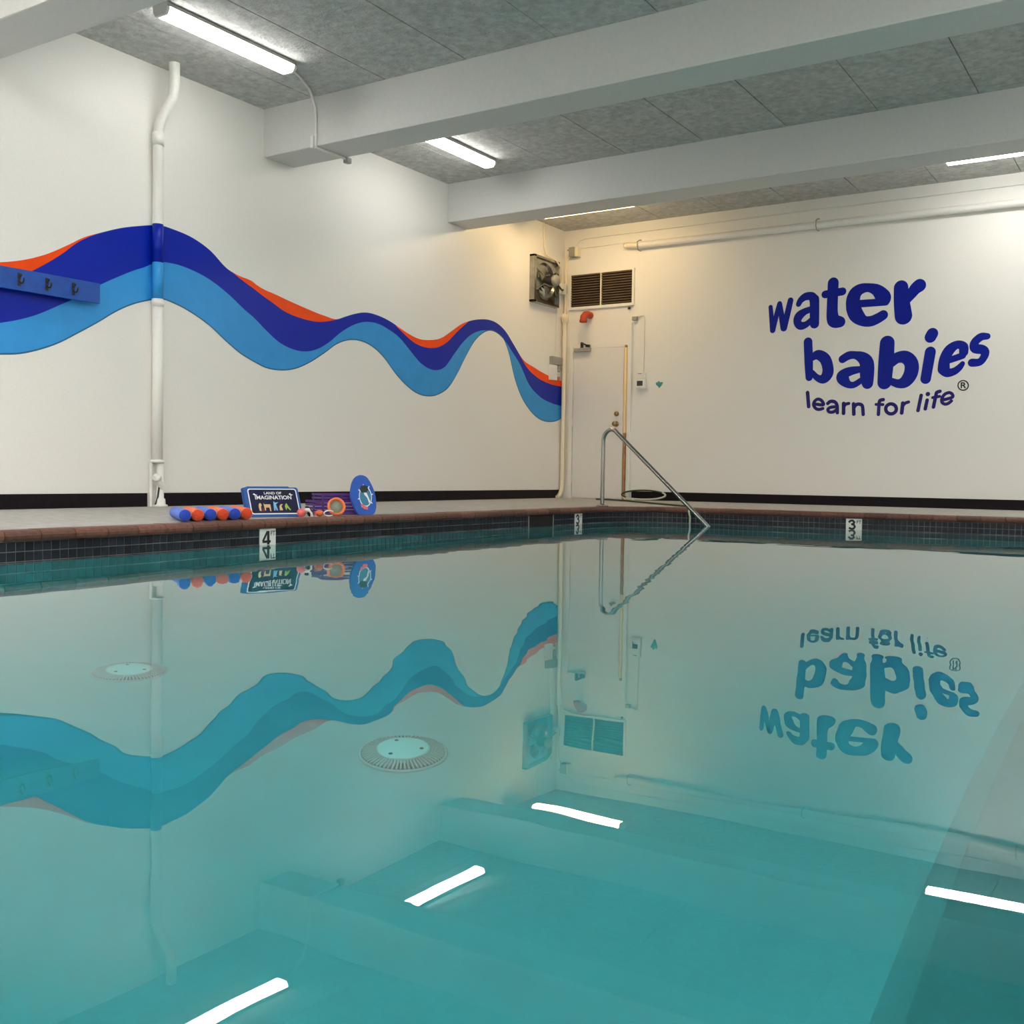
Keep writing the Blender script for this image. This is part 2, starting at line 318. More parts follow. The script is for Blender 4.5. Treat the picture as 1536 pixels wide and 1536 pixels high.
def link(name, me, parent=None):
    o = bpy.data.objects.new(name, me)
    COL.objects.link(o)
    if parent is not None:
        o.parent = parent
        o.matrix_parent_inverse = Matrix.Translation(parent.location).inverted() if parent.rotation_euler == Vector((0,0,0)) or True else Matrix()
    return o

def tag(o, label=None, cat=None, group=None, kind=None):
    if label: o['label'] = label
    if cat: o['category'] = cat
    if group: o['group'] = group
    if kind: o['kind'] = kind
    return o

def thing(name, loc, label, cat, group=None):
    o = bpy.data.objects.new(name, None)
    o.empty_display_size = 0.1
    COL.objects.link(o)
    o.location = loc
    return tag(o, label, cat, group)

def arc(c, r, a0, a1, n):
    return [(c[0]+r*math.cos(a0+(a1-a0)*i/n), c[1]+r*math.sin(a0+(a1-a0)*i/n)) for i in range(n+1)]

def text_mesh(body, size, fn, d=0.001, align='CENTER', sx=1.0):
    cu = bpy.data.curves.new('t', 'FONT')
    cu.body = body; cu.size = size; cu.align_x = align; cu.align_y = 'CENTER'
    cu.offset = size*0.02
    cu.resolution_u = 3
    ob = bpy.data.objects.new('t', cu)
    COL.objects.link(ob)
    bpy.context.view_layer.update()
    me = bpy.data.meshes.new_from_object(ob.evaluated_get(bpy.context.evaluated_depsgraph_get()))
    mb = MB()
    mb.add([fn(v.co.x*sx, v.co.y, d) for v in me.vertices], [tuple(p.vertices) for p in me.polygons])
    bpy.data.objects.remove(ob); bpy.data.curves.remove(cu); bpy.data.meshes.remove(me)
    return mb

# ------------------------------------------------------------------ pool outline
def resample(pts, step):
    pts = [np.array(p, float) for p in pts]
    seg = [np.linalg.norm(pts[(i+1) % len(pts)]-pts[i]) for i in range(len(pts))]
    L = sum(seg); n = int(round(L/step)); res = []
    cum = np.concatenate([[0], np.cumsum(seg)])
    for k in range(n):
        s = L*k/n
        i = int(np.searchsorted(cum, s, 'right')-1); i = min(i, len(pts)-1)
        t = (s-cum[i])/max(seg[i], 1e-9)
        res.append(pts[i]*(1-t)+pts[(i+1) % len(pts)]*t)
    return res, L/n

PX1, PY0 = 8.3, -12.75
raw = [(2.05, -10.9), (2.045, -9.9), (2.03, -9.07), (2.0, -8.27), (1.97, -7.76), (1.94, -7.16), (1.91, -6.5), (1.90, -5.7), (1.90, -4.5), (1.90, -3.4), (1.90, -2.6)]
raw += arc((2.65, -2.6), 0.75, PI, PI/2, 14)[1:]
raw += [(3.6, -1.83), (5.8, -1.76), (7.55, -1.75)]
raw += arc((7.55, -2.5), 0.75, PI/2, 0, 12)[1:]
raw += [(PX1, -11.0)] + arc((PX1-0.7, PY0+0.7), 0.7, 0, -PI/2, 10) + arc((2.75, PY0+0.7), 0.7, -PI/2, -PI, 10)
OUT, STEP = resample(raw, 0.0511)         # one step = one tile
NO = len(OUT)
def nrm_out(i):
    t = OUT[(i+1) % NO]-OUT[i-1]
    t = t/np.linalg.norm(t)
    return t, np.array((-t[1], t[0]))        # tangent (clockwise travel), outward normal
def offset(d):
    return [OUT[i]+nrm_out(i)[1]*d for i in range(NO)]

# ------------------------------------------------------------------ room shell
o = MB().box(-0.15, 0, RY, 0.15, -0.02, H+0.1).build('wall_left', 'wall'); tag(o, kind='structure', label='white painted left wall carrying the wave mural')
o = MB().box(0.0, RX+0.15, 0, 0.15, -0.02, H+0.1).build('wall_back', 'wall'); tag(o, kind='structure', label='white painted back wall with blue lettering and door')
o = MB().box(RX, RX+0.15, RY, 0, -0.02, H+0.1).build('wall_right', 'wall'); tag(o, kind='structure')
o = MB().box(-0.15, RX+0.15, RY-0.15, RY, -0.02, H+0.1).build('wall_front', 'wall'); tag(o, kind='structure')

# deck: flat outer rectangle sloping a little to the pool
outer = [Vector((0, RY, 0)), Vector((RX, RY, 0)), Vector((RX, 0, 0)), Vector((0, 0, 0))]
inner = [Vector((p[0], p[1], ZC-0.001)) for p in offset(0.085)[::2]]
tri = tessellate_polygon([outer, inner])
vs = [v[:] for v in outer+inner]
mbd = MB().add(vs, [tuple(t) for t in tri])
ni = len(inner)
iv = [v[:] for v in inner] + [(v.x, v.y, -0.1) for v in inner]
mbd.add(iv, [(i, (i+1) % ni, (i+1) % ni+ni, i+ni) for i in range(ni)])
floor = mbd.build('floor', 'deck'); tag(floor, kind='structure', label='grey concrete pool deck')

# ceiling slab with separate panels between the beams
ceiling = MB().box(-0.15, RX+0.15, RY, 0.15, H+0.02, H+0.12).build('ceiling', 'gap'); tag(ceiling, kind='structure', label='grey textured ceiling of butted panels')
BEAMS = [(-2.6, -2.2), (-5.36, -4.98), (-8.25, -7.87), (-11.05, -10.67), (-13.85, -13.47)]
bays = [(-2.6, 0.0), (-5.36, -2.6), (-8.25, -5.36), (-11.05, -8.25), (-13.85, -11.05), (RY, -13.85)]
bay_ranges = [(-2.2, 0.0), (-4.98, -2.6), (-7.87, -5.36), (-10.67, -8.25), (-13.47, -11.05), (RY, -13.85)]
xs = [0.0, 0.58] + [1.39+0.81*k for k in range(10)]
xs = [x for x in xs if x < RX-0.2] + [RX]
for (y0, y1) in bay_ranges:
    for k in range(len(xs)-1):
        g = 0.004
        dz = random.uniform(0, 0.003)
        MB().box(xs[k]+(g if k else 0), xs[k+1]-g, y0, y1, H+dz, H+0.03).build('ceiling_panel', 'ceil', ceiling)
ZB = 3.08
for i, (y0, y1) in enumerate(BEAMS):
    o = MB().box(0, RX, y0, y1, ZB, H+0.01, 0.012).build('trim_%d' % (i+1), 'beam'); tag(o, kind='structure', label='white painted ceiling beam')

# baseboards (black cove base)
o = MB().box(0, 0.012, RY, -6.60, 0.0, 0.108).box(0, 0.012, -6.46, -0.03, 0.0, 0.108).build('baseboard_left', 'base'); tag(o, kind='structure', label='black rubber baseboard along the left wall')
o = MB().box(1.04, RX, -0.012, 0, 0.0, 0.108).build('baseboard_back', 'base'); tag(o, kind='structure', label='black rubber baseboard along the back wall')

# ------------------------------------------------------------------ pool basin
pool = bpy.data.objects.new('pool_basin', None); COL.objects.link(pool)
tag(pool, kind='structure', label='rectangular pool basin with rounded corners, dark tile band and red coping')
def strip(d, z0, z1, name, m):
    P = offset(d)
    vs = [(p[0], p[1], z0) for p in P] + [(p[0], p[1], z1) for p in P]
    return MB().add(vs, [(i, (i+1) % NO, (i+1) % NO+NO, i+NO) for i in range(NO)]).build(name, m, pool)
strip(-0.0008, -0.26, -0.06, 'grout_band', 'grout')
strip(0.004, -2.55, -0.258, 'pool_wall', 'plaster')
# floor of the pool: shallow at the far end, shaped deeper along the right side to darken the water
XT = 6.53
FP = [(-1.5, -1.05), (-2.6, -1.05), (-6.0, -1.36), (-7.6, -1.385), (-12.2, -1.385)]
vs = []; fs = []
for y, z in FP: vs += [(1.5, y, z), (XT, y, z), (XT+0.05, y, z-0.035), (XT+0.8, y, -2.3), (8.6, y, -2.3)]
for i in range(len(FP)-1):
    for k in range(4): fs.append((5*i+k, 5*i+k+1, 5*i+k+6, 5*i+k+5))
MB().add(vs, fs).build('pool_floor', 'plaster', pool)

# tile band: tiles one by one along the near visible stretch, the rest joined
def idx_near(x, y): return int(np.argmin([np.hypot(p[0]-x, p[1]-y) for p in OUT]))
MARK = [('4', (1.94, -7.16)), ('3', (1.90, -2.93)), ('3', (4.31, -1.815))]
mark_idx = [idx_near(*q) for _, q in MARK]
skim_idx = idx_near(1.90, -3.66)
skip = set()
for k in mark_idx: skip |= {k-1, k, k+1}
skip_sk = set(range(skim_idx-4, skim_idx+5))
i0 = idx_near(2.03, -9.35); i_end = idx_near(6.0, -1.76)
tile_me = MB().box(-0.0232, 0.0232, -0.004, 0.003, -0.0232, 0.0232).build('waterline_tile', 'tile').data
bpy.data.objects.remove(bpy.data.objects['waterline_tile'])
rest = MB(); count = 0
ROWS = [-0.1045, -0.1555, -0.2065]
for i in range(NO):
    t, n = nrm_out(i)
    ang = math.atan2(t[1], t[0])
    for r, z in enumerate(ROWS):
        if i in skip_sk and r < 2: continue
        if i in skip and r < 2: continue
        if i0 <= i <= i_end and count < 297 and i < i0+100:
            o = bpy.data.objects.new('waterline_tile', tile_me); COL.objects.link(o)
            o.parent = pool
            o.location = (OUT[i][0], OUT[i][1], z)
            o.rotation_euler = (random.uniform(-.02, .02), 0, ang+random.uniform(-.02, .02))
            count += 1
        else:
            T = Vector((t[0], t[1], 0)); N = Vector((n[0], n[1], 0)); C = Vector((OUT[i][0], OUT[i][1], z))
            a = 0.0232
            q = [C-T*a-Vector((0,0,a)), C+T*a-Vector((0,0,a)), C+T*a+Vector((0,0,a)), C-T*a+Vector((0,0,a))]
            vs = [v-N*0.004 for v in q]+[v+N*0.003 for v in q]
            rest.add(vs, [(0,1,2,3),(0,4,5,1),(1,5,6,2),(2,6,7,3),(3,7,4,0)])
o = rest.build('waterline_tiles', 'tile', pool); o['kind'] = 'stuff'

# coping: bullnose pieces
def coping_mesh(L):
    prof = [(0.085, -0.075), (0.085, ZC+0.002), (0.0, ZC+0.002), (-0.018, ZC-0.003), (-0.028, ZC-0.012), (-0.032, ZC-0.026), (-0.030, ZC-0.040), (-0.024, ZC-0.052), (0.0, -0.078)]
    mb = MB(); n = len(prof)
    vs = [(-L/2, p[0], p[1]) for p in prof] + [(L/2, p[0], p[1]) for p in prof]
    mb.add(vs, [(i, (i+1) % n, (i+1) % n+n, i+n) for i in range(n)] + [tuple(range(n)), tuple(range(n, 2*n))[::-1]])
    return mb
cop_me = coping_mesh(STEP*4-0.004).build('coping_piece', 'coping')
cm = cop_me.data; bpy.data.objects.remove(cop_me)
for i in range(0, NO-3, 4):
    c = (OUT[i]+OUT[(i+4) % NO])/2
    t = OUT[(i+4) % NO]-OUT[i]
    o = bpy.data.objects.new('coping_piece', cm); COL.objects.link(o); o.parent = pool
    o.location = (c[0], c[1], random.uniform(-0.001, 0.001)); o.rotation_euler = (0, 0, math.atan2(t[1], t[0]))

# depth markers
for k, (num, q) in enumerate(MARK):
    i = mark_idx[k]; t, n = nrm_out(i)
    T = Vector((t[0], t[1], 0)); N = -Vector((n[0], n[1], 0)); C = Vector((OUT[i][0], OUT[i][1], -0.154))
    fn = lambda u, v, d, T=T, N=N, C=C: C + T*u + Vector((0,0,v)) + N*d
    mk = MB().prism([(-0.074,-0.074),(0.074,-0.074),(0.074,0.074),(-0.074,0.074)], fn, -0.002, 0.006).build('depth_marker', 'marker', pool)
    mk['label'] = ['white 4 FT depth marker tile', 'white 3 FT depth marker tile by the rounded corner', 'white 3 FT depth marker tile below the lettering'][k]
    if num == '4':
        MB_ = MB()
        for a, b, r in [((-0.046,-0.006),(-0.004,0.056),0.008),((-0.05,-0.010),(0.026,-0.010),0.008),((0.004,0.059),(0.004,-0.029),0.011)]:
            a = Vector(a); b = Vector(b); dd = (b-a).normalized(); pp = Vector((-dd.y, dd.x))*r
            MB_.prism([tuple(a-pp), tuple(b-pp), tuple(b+pp), tuple(a+pp)], fn, 0.004, 0.0068)
        MB_.build('number', 'ink', mk)
    else:
        pts = [(-0.045,0.028),(-0.032,0.044),(-0.012,0.046),(0.004,0.03),(-0.004,0.012),(-0.02,0.006),(0.0,0.0),(0.010,-0.02),(0.0,-0.04),(-0.02,-0.046),(-0.042,-0.036)]
        pts = [(q[0], q[1]*0.88+0.016) for q in pts]
        MB_ = MB()
        for a, b in zip(pts[:-1], pts[1:]):
            a = Vector(a); b = Vector(b); dd = (b-a).normalized(); pp = Vector((-dd.y, dd.x))*0.0095
            a2 = a-dd*0.005; b2 = b+dd*0.005
            MB_.prism([tuple(a2-pp), tuple(b2-pp), tuple(b2+pp), tuple(a2+pp)], fn, 0.004, 0.0068)
        MB_.build('number', 'ink', mk)
    text_mesh('FT', 0.042, lambda u, v, d: fn(u+0.046, v+0.042, d), 0.0069).build('unit', 'ink', mk)

# skimmer opening
i = skim_idx; t, n = nrm_out(i)
T = Vector((t[0], t[1], 0)); N = -Vector((n[0], n[1], 0)); C = Vector((OUT[i][0], OUT[i][1], -0.155))
fn = lambda u, v, d: C + T*u + Vector((0,0,v)) + N*d
sk = MB().prism([(-0.215,-0.07),(0.215,-0.07),(0.215,0.076),(-0.215,0.076)], fn, -0.003, 0.003).build('skimmer_mouth', 'void', pool)
sk['label'] = 'black skimmer opening'
MB().prism([(0.215,-0.07),(0.228,-0.07),(0.228,0.076),(0.215,0.076)], fn, -0.002, 0.006).prism([(-0.228,-0.07),(-0.215,-0.07),(-0.215,0.076),(-0.228,0.076)], fn, -0.002, 0.006).build('skimmer_frame', 'greymetal', sk)

# water body
P = offset(0.0035)
vs = [(p[0], p[1], ZW) for p in P] + [(p[0], p[1], -2.6) for p in P]
water = MB().add(vs, [tuple(range(NO)), tuple(range(NO, 2*NO))[::-1]] + [(i, (i+1) % NO, (i+1) % NO+NO, i+NO) for i in range(NO)]).build('pool_water', 'water')
tag(water, 'still turquoise pool water mirroring the walls and ceiling lights', 'water', kind='stuff')

# drain covers on the pool floor
def drain(x, y, z, label):
    d = thing('drain_cover', (x, y, z), label, 'drain', 'round drain covers on the pool floor')
    MB().lathe([(0.0, 0.0), (0.130, 0.0), (0.130, 0.006), (0.124, 0.010), (0.0, 0.012)], (x, y, z), n=48).build('base_ring', 'ribgrey', d)
    MB().lathe([(0.078, 0.028), (0.078, 0.038), (0.072, 0.042), (0.0, 0.044)], (x, y, z), n=40).build('cap', 'drain', d)
    rb = MB(); cr = MB()
    for k in range(60):
        a = 2*PI*k/60; u = Vector((math.cos(a), math.sin(a), 0)); w = Vector((-u.y, u.x, 0)); c = Vector((x, y, z))
        rb.add([c+u*r_+w*s+Vector((0,0,h)) for (r_, h) in ((0.074,0.012),(0.123,0.009),(0.120,0.018),(0.076,0.038)) for s in (-0.0024, 0.0024)],
               [(0,2,4,6),(1,7,5,3),(6,4,5,7),(2,3,5,4),(0,6,7,1)])
    o = rb.build('rib', 'ribgrey', d); o['kind'] = 'stuff'
    MB().lathe([(0.076, 0.0125), (0.122, 0.0112)], (x, y, z), n=48).build('slot_ring', 'drainrib', d)
    for a in (0.5, 2.6, 4.7):
        MB().lathe([(0.0065, 0.0405), (0.006, 0.0455), (0.0, 0.0455)], (x+0.055*math.cos(a), y+0.055*math.sin(a), z), n=8).build('screw', 'dark', d)
drain(3.86, -9.70, -1.385, 'round white slotted drain cover on the pool floor, farther left one')
drain(5.10, -9.70, -1.385, 'round white slotted drain cover on the pool floor, nearer the middle')

# ------------------------------------------------------------------ painted wave mural on the left wall
def pchip(pts):
    pts = sorted(set(pts))
    x = np.array([p[0] for p in pts]); y = np.array([p[1] for p in pts])
    keep = np.concatenate([[True], np.diff(x) > 0.004]); x = x[keep]; y = y[keep]
    h = np.diff(x); dl = np.diff(y)/h
    m = np.zeros(len(x)); m[0] = dl[0]; m[-1] = dl[-1]
    m[1:-1] = (dl[:-1]*h[1:]+dl[1:]*h[:-1])/(h[1:]+h[:-1])
    def f(q):
        q = np.atleast_1d(q); i = np.clip(np.searchsorted(x, q)-1, 0, len(h)-1)
        t = (q-x[i])/h[i]
        return (2*t**3-3*t**2+1)*y[i]+(t**3-2*t**2+t)*h[i]*m[i]+(-2*t**3+3*t**2)*y[i+1]+(t**3-t**2)*h[i]*m[i+1]
    return f
ext = lambda pts, e: e+pts
top = pchip(ext(MURAL_TOP, [(-9.0, 1.62), (-8.4, 1.66)]))
mid = pchip(ext(MURAL_MID, [(-9.0, 1.02), (-8.4, 1.14)]))
bot = pchip(ext(MURAL_BOT, [(-9.0, 0.86), (-8.4, 0.94)]))
mural = thing('wall_mural', (0, -4.4, 1.4), 'painted wave mural in orange, royal blue and sky blue across the left wall', 'mural')
def band(ys, zt, zb, x, name, m):
    n = len(ys)
    vs = [(x, y, b) for y, b in zip(ys, zb)] + [(x, y, t) for y, t in zip(ys, zt)]
    vs += [(0.0003, y, b) for y, b in zip(ys, zb)] + [(0.0003, y, t) for y, t in zip(ys, zt)]
    fs = [(i, i+1, n+i+1, n+i) for i in range(n-1)] + [(n+i, n+i+1, 3*n+i+1, 3*n+i) for i in range(n-1)] + [(i, 2*n+i, 2*n+i+1, i+1) for i in range(n-1)]
    return MB().add(vs, fs).build(name, m, mural)
ys = np.linspace(-9.0, -0.004, 420)
zt, zm, zb = top(ys), mid(ys), bot(ys)
zm = np.minimum(zm, zt-0.004); zb = np.minimum(zb, zm-0.0)
band(ys, zt, zm, 0.0016, 'royal_blue_band', 'blue')
band(ys, zm, zb, 0.0015, 'sky_blue_band', 'light')
band(ys, zb+0.010, zb-0.002, 0.0018, 'teal_edge', 'edge')
for d in MURAL_DARK:
    f = pchip(d if d[0][0] > -7.6 else [(-9.0, 1.50), (-8.4, 1.52)]+d)
    y0 = d[0][0] if d[0][0] > -7.6 else -9.0
    yy = np.linspace(y0, min(d[-1][0], -0.004), 90)
    t_, b_ = top(yy), f(yy)
    b_ = np.minimum(b_, t_)
    band(yy, t_, b_, 0.0021, 'orange_band', 'orange')

# ------------------------------------------------------------------ lettering on the back wall
logo = thing('wall_lettering', (4.2, 0, 2.0), 'blue wall lettering reading water babies learn for life', 'sign')
def catmull(P, n=7):
    if len(P) < 3: 
        a, b = P; return [tuple(a[k]+(b[k]-a[k])*i/n for k in range(3)) for i in range(n+1)]
    closed = P[0] == P[-1]
    res = []
    for i in range(len(P)-1):
        p1, p2 = P[i], P[i+1]
        p0 = P[i-1] if i else (P[-2] if closed else p1)
        p3 = P[i+2] if i+2 < len(P) else (P[1] if closed else p2)
        for j in range(n):
            t = j/n
            res.append(tuple(0.5*(2*p1[k]+(p2[k]-p0[k])*t+(2*p0[k]-5*p1[k]+4*p2[k]-p3[k])*t*t+(3*p1[k]-p0[k]-3*p2[k]+p3[k])*t**3) for k in range(3)))
    res.append(P[-1])
    return res
def letter(name, strokes, m, sharp=False):
    mb = MB(); yf = -0.0018
    for st in strokes:
        q = st if sharp else catmull(st)
        for (x, z, r) in q:
            n = 20
            ring = [(x+LOGO_K*r*math.cos(2*PI*k/n), z+r*math.sin(2*PI*k/n)) for k in range(n)]
            yf -= 0.000004
            mb.prism(ring, lambda u, v, d: (u, d, v), yf, -0.0003)
        for (x0, z0, r0), (x1, z1, r1) in zip(q[:-1], q[1:]):
            dx = (x1-x0)/LOGO_K; dz = z1-z0; L = math.hypot(dx, dz)
            if L < 1e-5: continue
            s = max(-0.95, min(0.95, (r0-r1)/L)); cth = math.sqrt(1-s*s)
            ux, uz = dx/L, dz/L; nx, nz = -uz, ux
            poly = []
            for sg, (cx, cz, r) in ((1,(x0,z0,r0)),(1,(x1,z1,r1)),(-1,(x1,z1,r1)),(-1,(x0,z0,r0))):
                poly.append((cx+LOGO_K*r*(ux*s+sg*nx*cth), cz+r*(uz*s+sg*nz*cth)))
            yf -= 0.000004
            mb.prism(poly, lambda u, v, d: (u, d, v), yf, -0.0003)
    return mb.build(name, m, logo)
for k, (nm, st) in enumerate(LOGO):
    f_ = 1.03 if k < 11 else 1.18
    st = [[(x, z, r*f_) for x, z, r in q] for q in st]
    if nm == 'registered': letter('registered_mark', st, 'ink', True)
    elif nm == 'i':
        letter('letter_i', st[:1], 'logo' if k < 11 else 'navy')
        letter('letter_dot', st[1:], 'logo' if k < 11 else 'navy')
    else: letter('letter_'+nm, st, 'logo' if k < 11 else 'navy')

# ------------------------------------------------------------------ ceiling lights (wraparound strip fixtures)
def lamp(cx, cy, along, label, lens='lens', L=1.24, group=None, drop=0.0):
    t = thing('ceiling_light', (cx, cy, H), label, 'lamp', group)
    fn = (lambda a, b, z: (cx+b, cy+a, z)) if along == 'y' else (lambda a, b, z: (cx+a, cy+b, z))
    h = L/2
    if drop:
        for q in (-0.4, 0.4): MB().box(*sorted((fn(q-0.03,-0.02,0)[0], fn(q+0.03,0.02,0)[0])), *sorted((fn(q-0.03,-0.02,0)[1], fn(q+0.03,0.02,0)[1])), H-drop-0.004, H+0.002).build('hanger', 'greymetal', t)
    H_ = H-drop
    MB().prism([(-0.075, H_-0.002), (0.075, H_-0.002), (0.075, H_-0.028), (-0.075, H_-0.028)], lambda u, v, d: fn(d, u, v), -h, h).build('housing', 'greymetal', t)
    prof = [(-0.072, H_-0.028), (-0.066, H_-0.055), (-0.05, H_-0.078), (0.05, H_-0.078), (0.066, H_-0.055), (0.072, H_-0.028)]
    MB().prism(prof, lambda u, v, d: fn(d, u, v), -h+0.02, h-0.02).build('diffuser', lens, t)
    for s in (-1, 1):
        MB().prism([(-0.074, H_-0.002), (-0.073, H_-0.05), (-0.052, H_-0.081), (0.052, H_-0.081), (0.073, H_-0.05), (0.074, H_-0.002)], lambda u, v, d: fn(d, u, v), s*(h-0.022), s*(h+0.002)).build('end_cap', 'white', t)
lamp(0.95, -6.62, 'y', 'white strip light nearest the camera, along the left wall')
lamp(0.90, -3.72, 'y', 'white strip light beyond the first full beam, along the left wall')
lamp(0.95, -1.13, 'x', 'warm glowing strip light above the exhaust fan corner, half hidden behind the beam', 'lenswarm', drop=0.024)
lamp(5.52, -1.09, 'x', 'white strip light along the back wall above the lettering, cut by the right edge', 'lensmid', drop=0.04)
lamp(7.55, -1.09, 'x', 'added fill strip light, unseen, behind or beside the camera', 'lensfill', group='added fill lights out of view')
for (x, y) in [(8.35, -3.72), (8.35, -6.62)] + [(x, y) for x in (0.95, 2.8, 4.65, 6.5, 8.35) for y in (-9.45, -12.2, -14.8)]:  # unseen lights added to fill and even out the room light
    lamp(x, y, 'y', 'added fill strip light, unseen, behind or beside the camera', 'lens' if x < 1 and y > -10 else 'lensfill', group='added fill lights out of view')

# ------------------------------------------------------------------ vertical drain pipe on the left wall
PYY = -6.535; PR = 0.042; PXX = 0.05
pipe = thing('drain_pipe', (PXX, PYY, 0), 'white vertical drain pipe on the left wall, painted blue where the mural crosses', 'pipe')
z1 = float(top(PYY)[0]); z2 = float(mid(PYY)[0]); z3 = float(bot(PYY)[0])
def vt(za, zb_, r, name, m): return MB().lathe([(0, za), (r, za), (r, zb_), (0, zb_)], (PXX, PYY, 0), n=20).build(name, m, pipe)
MB().tube([(PXX, PYY, z1), (PXX, PYY, 2.95), (PXX+0.01, PYY+0.005, 3.03), (PXX+0.06, PYY+0.03, 3.15), (PXX+0.11, PYY+0.055, 3.24), (PXX+0.12, PYY+0.06, 3.32), (PXX+0.12, PYY+0.06, H+0.005)], PR, 18).build('upper_pipe', 'white', pipe)
MB().lathe([(0.043, 2.86), (0.047, 2.86), (0.047, 2.96), (0.043, 2.96)], (PXX, PYY, 0), n=20).build('upper_coupling', 'white', pipe)
o = vt(z2, z1, PR+0.001, 'royal_blue_section', 'blue'); o['label'] = 'royal blue painted section'
o = vt(z3, z2, PR+0.001, 'sky_blue_section', 'light'); o['label'] = 'sky blue painted section'
vt(0.36, z3, PR, 'lower_pipe', 'wall')
MB().lathe([(0.03, z3-0.06), (0.047, z3-0.06), (0.047, z3-0.005), (0.03, z3-0.005)], (PXX, PYY, 0), n=20).build('coupling', 'white', pipe)
MB().lathe([(0.0, 0.352), (0.052, 0.352), (0.056, 0.362), (0.052, 0.375), (0, 0.375)], (PXX, PYY, 0), n=20).build('collar', 'white', pipe)
MB().lathe([(0.0, 0.0), (0.060, 0.0), (0.060, 0.012), (0.042, 0.02), (0.040, 0.06), (0.029, 0.07), (0.028, 0.352), (0, 0.352)], (PXX+0.01, PYY+0.02, 0), n=20).build('foot_pipe', 'white', pipe)
MB().tube([(PXX-0.02, PYY-0.045, 0.355), (PXX-0.02, PYY-0.045, 0.0)], 0.014, 10).build('side_tube', 'white', pipe)
MB().tube([(PXX+0.03, PYY+0.03, 0.15), (PXX+0.05, PYY-0.05, 0.235)], 0.026, 14).build('cleanout_branch', 'white', pipe)
MB().lathe([(0.0, 0.0), (0.036, 0.0), (0.036, 0.03), (0.014, 0.032), (0.014, 0.042), (0, 0.042)], (PXX+0.047, PYY-0.035, 0.222), axis=(0.25, -0.8, 0.75), n=16).build('cleanout_cap', 'white', pipe)
MB().tube([(PXX+0.035, PYY-0.02, 0.20), (PXX+0.03, PYY-0.005, 0.16), (PXX+0.02, PYY-0.01, 0.08), (PXX+0.01, PYY-0.03, 0.005)], 0.007, 8).build('black_cord', 'dark', pipe)

# ------------------------------------------------------------------ coat rack
rack = thing('coat_rack', (0.06, -7.9, 1.6), 'blue wooden hook rail with black hooks on the left wall', 'rack')
MB().box(0.055, 0.082, -8.75, -7.085, 1.535, 1.685, 0.003).build('board', 'board', rack)
for y in (-8.4, -7.4): MB().box(0.0, 0.056, y-0.03, y+0.03, 1.57, 1.65).build('spacer', 'board', rack)
for k in range(7):
    y = -7.312-0.212*k
    hk = MB().box(0.082, 0.086, y-0.011, y+0.011, 1.565, 1.655, 0.0015).build('hook_plate', 'dark', rack)
    MB().tube([(0.086, y, 1.60), (0.105, y, 1.585), (0.125, y, 1.582), (0.138, y, 1.60), (0.14, y, 1.615)], 0.006, 8).tube([(0.086, y, 1.62), (0.10, y, 1.63), (0.112, y, 1.645)], 0.006, 8).build('hook', 'dark', hk)

# ------------------------------------------------------------------ conduit strapped over the first beam
bc = thing('beam_conduit', (0.66, -5.36, 3.1), 'thin white conduit bent round the beam under the nearest strip light', 'conduit')
bx = 0.64
MB().tube([(0.93, -6.0, H-0.012), (0.86, -5.8, H-0.013), (0.73, -5.55, H-0.013), (0.66, -5.45, H-0.02), (bx, -5.385, H-0.09), (bx, -5.373, H-0.2), (bx, -5.373, ZB+0.02), (bx, -5.37, ZB-0.012), (bx, -5.30, ZB-0.014), (bx, -4.95, ZB-0.014)], 0.011, 10).build('tube', 'white', bc)
MB().box(bx-0.045, bx-0.012, -5.395, -5.36, ZB-0.02, ZB+0.085, 0.006).build('elbow_box', 'white', bc)
MB().box(bx-0.02, bx+0.03, -5.005, -4.945, ZB-0.05, ZB-0.002, 0.008).build('elbow_fitting', 'greymetal', bc)

# ------------------------------------------------------------------ exhaust fan
fan = thing('exhaust_fan', (0, -0.56, 2.75), 'galvanised square exhaust fan with black motor high on the left wall', 'fan')
fy0, fy1, fz0, fz1 = -0.87, -0.25, 2.46, 3.05
fc = (-0.56, 2.755)
fr = MB()
for (a, b, c, d) in ((fy0, fy0+0.05, fz0, fz1), (fy1-0.02, fy1, fz0, fz1), (fy0, fy1, fz0, fz0+0.03), (fy0, fy1, fz1-0.03, fz1)):
    fr.box(0.0, 0.075, a, b, c, d, 0.004)
fr.build('frame', 'galv', fan)
# panel with round opening
n = 48; vs = []; fs = []
for k in range(n):
    a = 2*PI*k/n; cu, sv = math.cos(a), math.sin(a); mm = max(abs(cu), abs(sv))
    vs.append((0.045, fc[0]+0.30*cu/mm, fc[1]+0.29*sv/mm)); vs.append((0.045, fc[0]+0.235*cu, fc[1]+0.235*sv)); vs.append((0.012, fc[0]+0.215*cu, fc[1]+0.215*sv))
for k in range(n):
    a = 3*k; b = 3*((k+1) % n)
    fs += [(a, b, b+1, a+1), (a+1, b+1, b+2, a+2)]
MB().add(vs, fs, False).build('venturi_panel', 'galv', fan)
MB().lathe([(0, 0.006), (0.225, 0.006)], (0, fc[0], fc[1]), axis=(1, 0, 0), n=32).build('shutter', 'greymetal', fan)
for k in range(4):
    a0 = PI/4+PI/2*k+0.3
    vs = []
    for r in (0.04, 0.10, 0.16, 0.20):
        w = 0.3+0.25*(r/0.2)
        for s, dx in ((-w, 0.018), (w, 0.05)):
            vs.append((dx, fc[0]+r*math.cos(a0+s*0.7), fc[1]+r*math.sin(a0+s*0.7)))
    MB().add(vs, [(2*i, 2*i+1, 2*i+3, 2*i+2) for i in range(3)]).build('blade', 'galv', fan)
